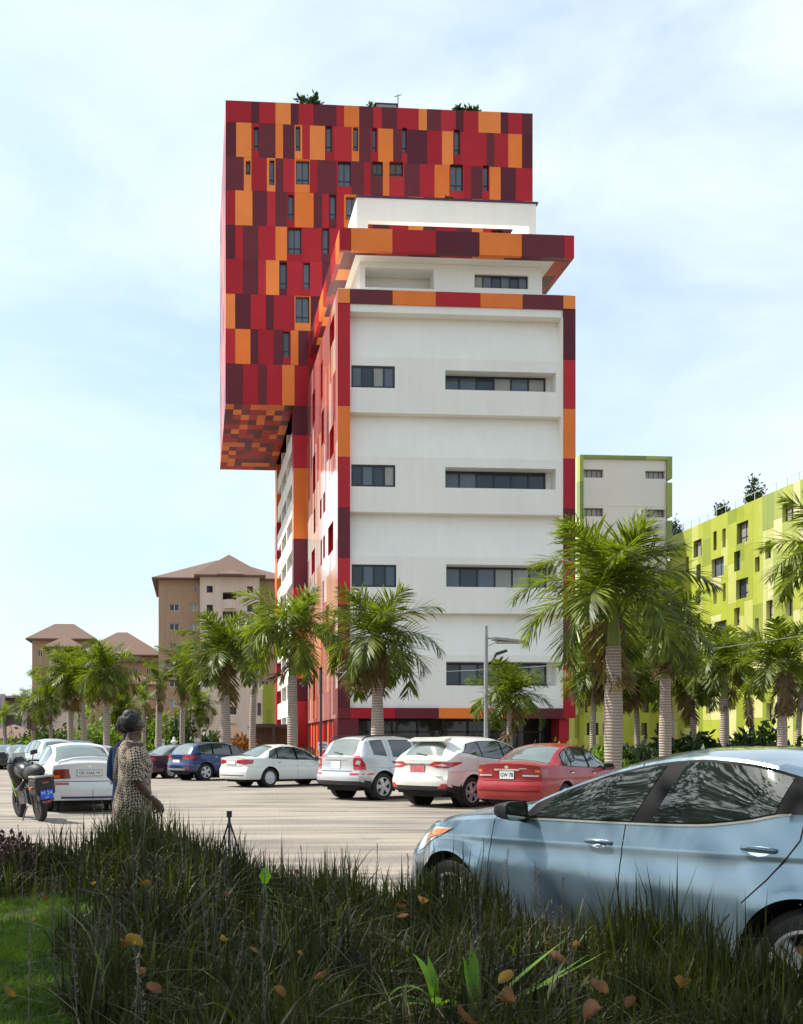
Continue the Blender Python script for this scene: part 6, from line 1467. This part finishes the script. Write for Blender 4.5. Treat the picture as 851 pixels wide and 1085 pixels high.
# ================================================================== MOTORCYCLE
def motorcycle():
    p = atd(44, 19.6); h = FW*math.cos(R(30))-RT*math.sin(R(30)); o = empty('motorcycle', (p.x,p.y,.004), math.atan2(-h.x, h.y)); o.rotation_euler = (0, R(-7), math.atan2(-h.x, h.y)); tag(o, 'black motorcycle with a rear top box and blue number plate, at the left edge', 'motorcycle')
    bk = mat('bike_black', (.010,.010,.011), .3, var=.1, coat=.2); gm = mat('bike_grey', (.03,.025,.025), .4, spec=.3, var=.1)
    for y, r in ((0, .30), (1.32, .30)):
        w = bpy.data.objects.new('wheel', None); COL.objects.link(w); w.parent = o; w.location = (0, y, r)
        m = MB(); m.lathe([(r*.74,-.05), (r*.92,-.058), (r,-.03), (r*1.01,0), (r,.03), (r*.92,.058), (r*.74,.05)], 32, 'x'); m.build('tyre', RUB, w, smooth=True)
        m = MB(); m.lathe([(r*.75,-.03), (r*.70,-.03), (r*.70,.03), (r*.75,.03)], 24, 'x'); m.lathe([(.05,-.06), (.05,.06)], 12, 'x')
        for k in range(6): a = k*math.pi/3; m.tube([(0,.04*math.cos(a),.04*math.sin(a)), (0,r*.72*math.cos(a),r*.72*math.sin(a))], .016, 5)
        m.build('rim', RIMD, w)
    m = MB(); m.prism([(.30,.34), (.85,.30), (.95,.55), (.80,.66), (.35,.62)], 'x', -.13, .13); m.tube([(-.14,.55,.45), (.14,.55,.45)], .12, 12); m.build('engine', mat('engine_grey', (.10,.10,.10), .45, .5), o)
    m = MB(); m.tube([(.0,.40,.78), (0,.60,.92), (0,.85,.97), (0,1.05,.90)], [.10,.16,.17,.09], 14); m.build('tank', bk, o, smooth=True)
    m = MB(); m.tube([(0,-.35,.96), (0,-.05,.95), (0,.3,.90), (0,.5,.88)], [.08,.15,.15,.10], 12); m.build('seat', mat('seat_vinyl', (.02,.018,.018), .6), o, smooth=True)
    for s_ in (1, -1):
        m = MB(); m.tube([(s_*.09,1.32,.30), (s_*.09,1.16,.75), (s_*.08,1.04,1.08)], .028, 8); m.build('fork', RIMD, o)
        m = MB(); m.tube([(s_*.05,1.0,1.08), (s_*.2,.96,1.12), (s_*.36,.86,1.10)], [.015,.015,.02], 8); m.build('handlebar', BLK, o)
        m = MB(); m.tube([(s_*.26,.95,1.12), (s_*.30,.98,1.26)], .01, 6); m.prism([(s_*.24,1.22), (s_*.38,1.24), (s_*.38,1.32), (s_*.25,1.31)], 'y', .96, 1.0); m.build('mirror', BLK, o)
        m = MB(); m.tube([(s_*.13,.35,.78), (s_*.16,.6,.62), (s_*.15,.9,.60)], [.03,.05,.03], 8); m.build('side_panel', bk, o, smooth=True)
        m = MB(); m.tube([(s_*.08,-.28,.66), (s_*.20,-.30,.66)], .012, 6); m.tube([(s_*.19,-.30,.66), (s_*.25,-.30,.66)], .03, 8); m.build('indicator', AMB, o)
        m = MB(); m.tube([(s_*.12,.0,.30), (s_*.12,.1,.6), (s_*.10,.14,.76)], .022, 8); m.build('shock_absorber', RIMD, o)
    m = MB(); m.tube([(0,1.0,.66), (0,1.12,.80), (0,1.14,1.0), (0,1.08,1.16), (0,1.02,1.24)], [.08,.17,.21,.17,.08], 14); m.build('front_fairing', bk, o, smooth=True)
    m = MB(); m.prism([(1.00,1.14), (.97,1.30), (.99,1.30), (1.02,1.14)], 'x', -.13, .13); m.build('windscreen', mat('screen_pale', (.55,.6,.6), .1, .2, var=0), o)
    m = MB(); m.lathe([(.09,0), (.085,.04), (.05,.06)], 16, 'y', (0,1.24,1.0)); m.build('headlight', CLR_, o)
    m = MB(); m.prism([(-.02,.58), (1.36,.64), (1.5,.55), (1.2,.66), (0,.64)], 'x', -.07, .07); m.build('mudguard', bk, o)
    m = MB(); m.tube([(-.145,.95,.45), (-.15,1.1,.7), (-.14,1.12,.95)], .018, 6); m.build('lime_trim', mat('lime_trim', (.25,.45,.02), .4), o)
    # tail: top box with rounded lid
    m = MB(); m.box(-.19,.19,-.50,-.06,.52,.84); bm_ = None
    b = m.build('top_box', gm, o); md = b.modifiers.new('bevel', 'BEVEL'); md.width = .05; md.segments = 3
    m = MB(); m.box(-.185,.185,-.49,-.07,.843,.885); l = m.build('lid', mat('lid_grey', (.32,.30,.29), .3), b); md = l.modifiers.new('bevel', 'BEVEL'); md.width = .02; md.segments = 2
    m = MB(); m.prism([(-.30,.40), (-.05,.42), (.1,.62), (-.30,.51)], 'x', -.08, .08); m.build('tail_panel', bk, o)
    m = MB(); m.box(-.08,.08,-.50,-.48,.38,.41, 0); m.build('reflector', REDL, o); m = MB(); m.box(-.06,.06,-.52,-.503,.74,.77); m.build('tail_lamp', REDL, o)
    m = MB(); m.box(-.12,.12,-.53,-.52,.45,.62); pl = m.build('number_plate', mat('plate_blue', (.01,.07,.55), .35, var=.1), o)
    text_on('M 24', (0,-.532,.56), (R(90),0,0), .10, mat('plate_pale', (.45,.62,.75), .5, var=0), pl, .2); text_on('GR', (0,-.532,.48), (R(90),0,0), .045, mat('plate_pale', (1,1,1)), pl, .12)
    m = MB(); m.tube([(.14,.5,.30), (.17,.1,.34), (.17,-.25,.42)], [.03,.045,.05], 10); m.build('exhaust', RIMD, o, smooth=True)
    m = MB(); m.tube([(-.12,.4,.28), (-.28,.3,.02)], .014, 6); m.build('kickstand', BLK, o)
motorcycle()
# ================================================================== PEOPLE
def skin(name, nodes, edges, m, parent, lv=2):
    me = bpy.data.meshes.new(name+'_cage'); me.from_pydata([n[0] for n in nodes], edges, []); o = bpy.data.objects.new(name+'_cage', me); COL.objects.link(o)
    o.modifiers.new('skin', 'SKIN'); sv = me.skin_vertices[0].data
    for i, n in enumerate(nodes): sv[i].radius = (n[1], n[1]) if not isinstance(n[1], tuple) else n[1]; sv[i].use_root = (i == 0)
    ss = o.modifiers.new('sub', 'SUBSURF'); ss.levels = lv; ss.render_levels = lv
    bpy.context.view_layer.update(); dg = bpy.context.evaluated_depsgraph_get(); nm = bpy.data.meshes.new_from_object(o.evaluated_get(dg)); bpy.data.objects.remove(o)
    nm.materials.clear(); nm.materials.append(m); nm.polygons.foreach_set('use_smooth', [True]*len(nm.polygons)); q = bpy.data.objects.new(name, nm); COL.objects.link(q); q.parent = parent; return q
def loft(rings, n=28, cap=True, closed_top=False):
    mb = MB(); vs = []
    for (c, ax, ay, rx, ry) in rings:
        for j in range(n):
            a = 2*math.pi*j/n; vs.append(Vector(c)+Vector(ax)*(rx*math.cos(a))+Vector(ay)*(ry*math.sin(a)))
    mb.add(vs, [(i*n+j, i*n+(j+1) % n, (i+1)*n+(j+1) % n, (i+1)*n+j) for i in range(len(rings)-1) for j in range(n)]); return mb
def person(loc, rz, sc, label, skinc, stout, cloth, dress, hair, arm_f):
    o = empty('person', loc, rz); o.scale = (sc,)*3; tag(o, label, 'person'); k = stout; SK = mat('skin_'+str(skinc[0]), skinc, .5, var=.08, scale=6)
    nd = []; ed = []
    def n_(p, r, par=None):
        nd.append((p, r)); i = len(nd)-1
        if par is not None: ed.append((par, i))
        return i
    pel = n_((0,0,.92), .14*k); sp = n_((0,0,1.08), .125*k, pel); ch = n_((.01,0,1.26), .14*k, sp); uc = n_((-.01,0,1.40), .10, ch); nb = n_((-.012,0,1.475), .058, uc); nk = n_((.008,0,1.53), .052, nb)
    hb = n_((.028,0,1.575), .070, nk); hm = n_((.030,0,1.635), .092, hb); ht = n_((.018,0,1.685), .070, hm); n_((.112,0,1.615), .015, hm); n_((.072,0,1.562), .028, hb)
    for s_ in (1, -1):
        sh = n_((-.015,s_*.165*k**.5,1.41), .062*k**.5, uc); el = n_((-.035,s_*.225*k**.5,1.13), .045*k**.5, sh)
        wx_, wz_ = arm_f; wr = n_((wx_,s_*.20,wz_), .029, el); pa = n_((wx_+.06,s_*.185,wz_-.045), .030, wr)
        for q in range(4):
            f0 = n_((wx_+.10-.012*q,s_*(.20-.016*q),wz_-.075-.008*q), .0105, pa); f1 = n_((wx_+.115-.018*q,s_*(.19-.016*q),wz_-.115-.006*q), .0095, f0); n_((wx_+.10-.018*q,s_*(.175-.014*q),wz_-.145+.004*(q % 3)), .008, f1)
        t0 = n_((wx_+.085,s_*.15,wz_-.04), .012, pa); n_((wx_+.115,s_*.135,wz_-.07), .010, t0)
        hp = n_((0,s_*.09,.86), .11*k, pel); kn = n_((.02,s_*.10,.48), .066*k, hp); an = n_((-.02,s_*.10,.09), .044, kn); n_((.13,s_*.11,.035), .035, an); n_((-.06,s_*.10,.04), .034, an)
        n_((.02,s_*.092,1.615), .014, hm)
    b = skin('body', nd, ed, SK, o)
    m = MB()
    for s_ in (1, -1): m.lathe([(.001,.006), (.006,.005), (.009,.0)], 10, 'x', (.105,s_*.033,1.635))
    m.build('eyes', mat('eye_white', (.35,.33,.30), .4, var=0), b); m = MB()
    for s_ in (1, -1): m.tube([(.113,s_*.018,1.652), (.115,s_*.035,1.657), (.108,s_*.052,1.650)], .004, 5)
    m.tube([(.109,-.022,1.566), (.118,0,1.565), (.109,.022,1.566)], [.004,.007,.004], 6, 1); m.build('brows_and_lips', [mat('hair_black', (.012,.010,.010), .6), mat('lip', (.16,.05,.045), .4, var=0)], b)
    X_, Y_, Z_ = (1,0,0), (0,1,0), (0,0,1)
    if dress:
        r = [((-.005,0,1.485),X_,Y_,.075,.085), ((-.005,0,1.455),X_,Y_,.10,.155), ((0,0,1.40),X_,Y_,.125,.195), ((.02,0,1.32),X_,Y_,.150,.20), ((.03,0,1.25),X_,Y_,.158,.20), ((.02,0,1.15),X_,Y_,.150,.195), ((.015,0,1.07),X_,Y_,.152,.195),
             ((.005,0,.98),X_,Y_,.170,.21), ((-.005,0,.88),X_,Y_,.182,.225), ((0,0,.7),X_,Y_,.182,.225), ((0,0,.45),X_,Y_,.20,.24), ((0,0,.22),X_,Y_,.205,.25)]
        mb = loft(r); mb.build('dress', cloth, o, smooth=True)
        for s_ in (1, -1):
            mb = loft([((-.01,s_*.12,1.43),(.9,0,.3),Y_,.05,.05), ((-.015,s_*.19,1.39),(1,0,0),(0,.8,.5*s_),.088,.085), ((-.03,s_*.235,1.28),X_,Y_,.085,.078), ((-.038,s_*.25,1.17),X_,Y_,.086,.076), ((-.036,s_*.25,1.12),X_,Y_,.088,.078)]); mb.build('sleeve', cloth, o, smooth=True)
    else:
        r = [((-.005,0,1.49),X_,Y_,.068,.075), ((-.01,0,1.455),X_,Y_,.09,.16), ((-.01,0,1.40),X_,Y_,.115,.20), ((.0,0,1.28),X_,Y_,.14,.205), ((.01,0,1.1),X_,Y_,.14,.19), ((0,0,.92),X_,Y_,.14,.20), ((0,0,.84),X_,Y_,.145,.205)]
        loft(r).build('shirt', cloth, o, smooth=True)
        for s_ in (1, -1):
            loft([((-.01,s_*.12,1.43),(.9,0,.3),Y_,.05,.05), ((-.015,s_*.185,1.39),X_,(0,.8,.5*s_),.075,.075), ((-.03,s_*.225,1.27),X_,Y_,.07,.066), ((-.036,s_*.24,1.12),X_,Y_,.062,.06), ((arm_f[0]*.6,s_*.222,1.13-(1.13-arm_f[1])*.6),X_,Y_,.05,.045), ((arm_f[0]*.95,s_*.205,arm_f[1]+.02),X_,Y_,.042,.04)]).build('sleeve', cloth, o, smooth=True)
            loft([((0,s_*.09,.90),X_,Y_,.125,.10), ((.01,s_*.10,.7),X_,Y_,.10,.09), ((.02,s_*.10,.48),X_,Y_,.078,.075), ((-.01,s_*.10,.1),X_,Y_,.065,.065)]).build('trouser_leg', mat('trousers_dark', (.02,.022,.03), .8), o, smooth=True)
            m = MB(); m.tube([(-.08,s_*.10,.03), (.0,s_*.10,.05), (.10,s_*.11,.035), (.18,s_*.11,.025)], [.04,.052,.045,.025], 10); m.build('shoe', BLK, o, smooth=True)
    HM = mat('hair_black', (.012,.010,.010), .6, var=.3, scale=40, bump=.6, bscale=60); mb = MB(); vs = []; nn, mm = 22, 14
    for i in range(mm+1):
        ph = math.pi*i/mm
        for j in range(nn):
            a = 2*math.pi*j/nn; x, y, z = math.sin(ph)*math.cos(a), math.sin(ph)*math.sin(a), math.cos(ph)
            fr = max(0, x-.15); low = max(0, -z-.1)
            q = 1+.05*math.sin(7*a+3*ph)+.04*math.sin(5*ph*2-a*3)
            vs.append((-.005+.112*q*x-(.13*fr*max(0, .75-z)), .100*q*y, 1.655+(.105*z if z > 0 else .10*z)*q))
    mb.add(vs, [(i*nn+j, i*nn+(j+1) % nn, (i+1)*nn+(j+1) % nn, (i+1)*nn+j) for i in range(mm) for j in range(nn)])
    if hair == 'bun': mb.lathe([(.001,-.075), (.045,-.065), (.068,-.03), (.072,.0), (.06,.04), (.03,.065), (.001,.07)], 16, 'z', (-.03,0,1.705))
    mb.build('hair', HM, b, smooth=True)
    if dress:
        for s_ in (1, -1): m = MB(); m.tube([(-.09,s_*.10,.025), (0,s_*.10,.03), (.12,s_*.11,.022), (.19,s_*.11,.02)], [.03,.042,.045,.02], 10); m.build('shoe', mat('sandal', (.05,.03,.02), .6), o, smooth=True)
        m = MB(); m.lathe([(.033,-.008), (.037,0), (.033,.008)], 16, 'z', (arm_f[0]-.01,-.20,arm_f[1]+.03)); m.build('bracelet', CHR, o, smooth=True)
def dress_mat():
    m, nt, b = new_mat('dotted_cloth'); tc = N(nt, 'ShaderNodeTexCoord'); mp = N(nt, 'ShaderNodeMapping'); mp.inputs['Rotation'].default_value = (R(38), R(45), R(20)); nt.links.new(tc.outputs['Object'], mp.inputs[0])
    ck = N(nt, 'ShaderNodeTexChecker'); ck.inputs['Scale'].default_value = 52; ck.inputs[1].default_value = (.42,.34,.25,1); ck.inputs[2].default_value = (.035,.022,.02,1); nt.links.new(mp.outputs[0], ck.inputs[0]); nt.links.new(ck.outputs[0], b.inputs['Base Color']); b.inputs['Roughness'].default_value = .85
    n2 = N(nt, 'ShaderNodeTexNoise'); n2.inputs['Scale'].default_value = 7; nt.links.new(tc.outputs['Object'], n2.inputs[0]); bp = N(nt, 'ShaderNodeBump'); bp.inputs['Strength'].default_value = .9; bp.inputs['Distance'].default_value = .05; nt.links.new(n2.outputs[0], bp.inputs['Height']); nt.links.new(bp.outputs[0], b.inputs['Normal']); return m
fa = math.atan2(RT.y*math.cos(R(22))+FW.y*math.sin(R(22)), RT.x*math.cos(R(22))+FW.x*math.sin(R(22)))
p = atd(140.5, 9.65); person((p.x,p.y,.004), fa, 1.0, 'woman in a brown and cream dotted dress, standing with her back half turned', (.10,.05,.033), 1.05, dress_mat(), True, 'bun', (.13,.955))
p = atd(135.5, 10.5); person((p.x,p.y,.004), fa+.3, 1.0, 'person in a blue long sleeved shirt, mostly hidden behind the woman', (.06,.032,.022), 1.0, mat('blue_shirt', (.004,.03,.12), .8, var=.15, bump=.5, bscale=8), False, 'short', (.12,.92))
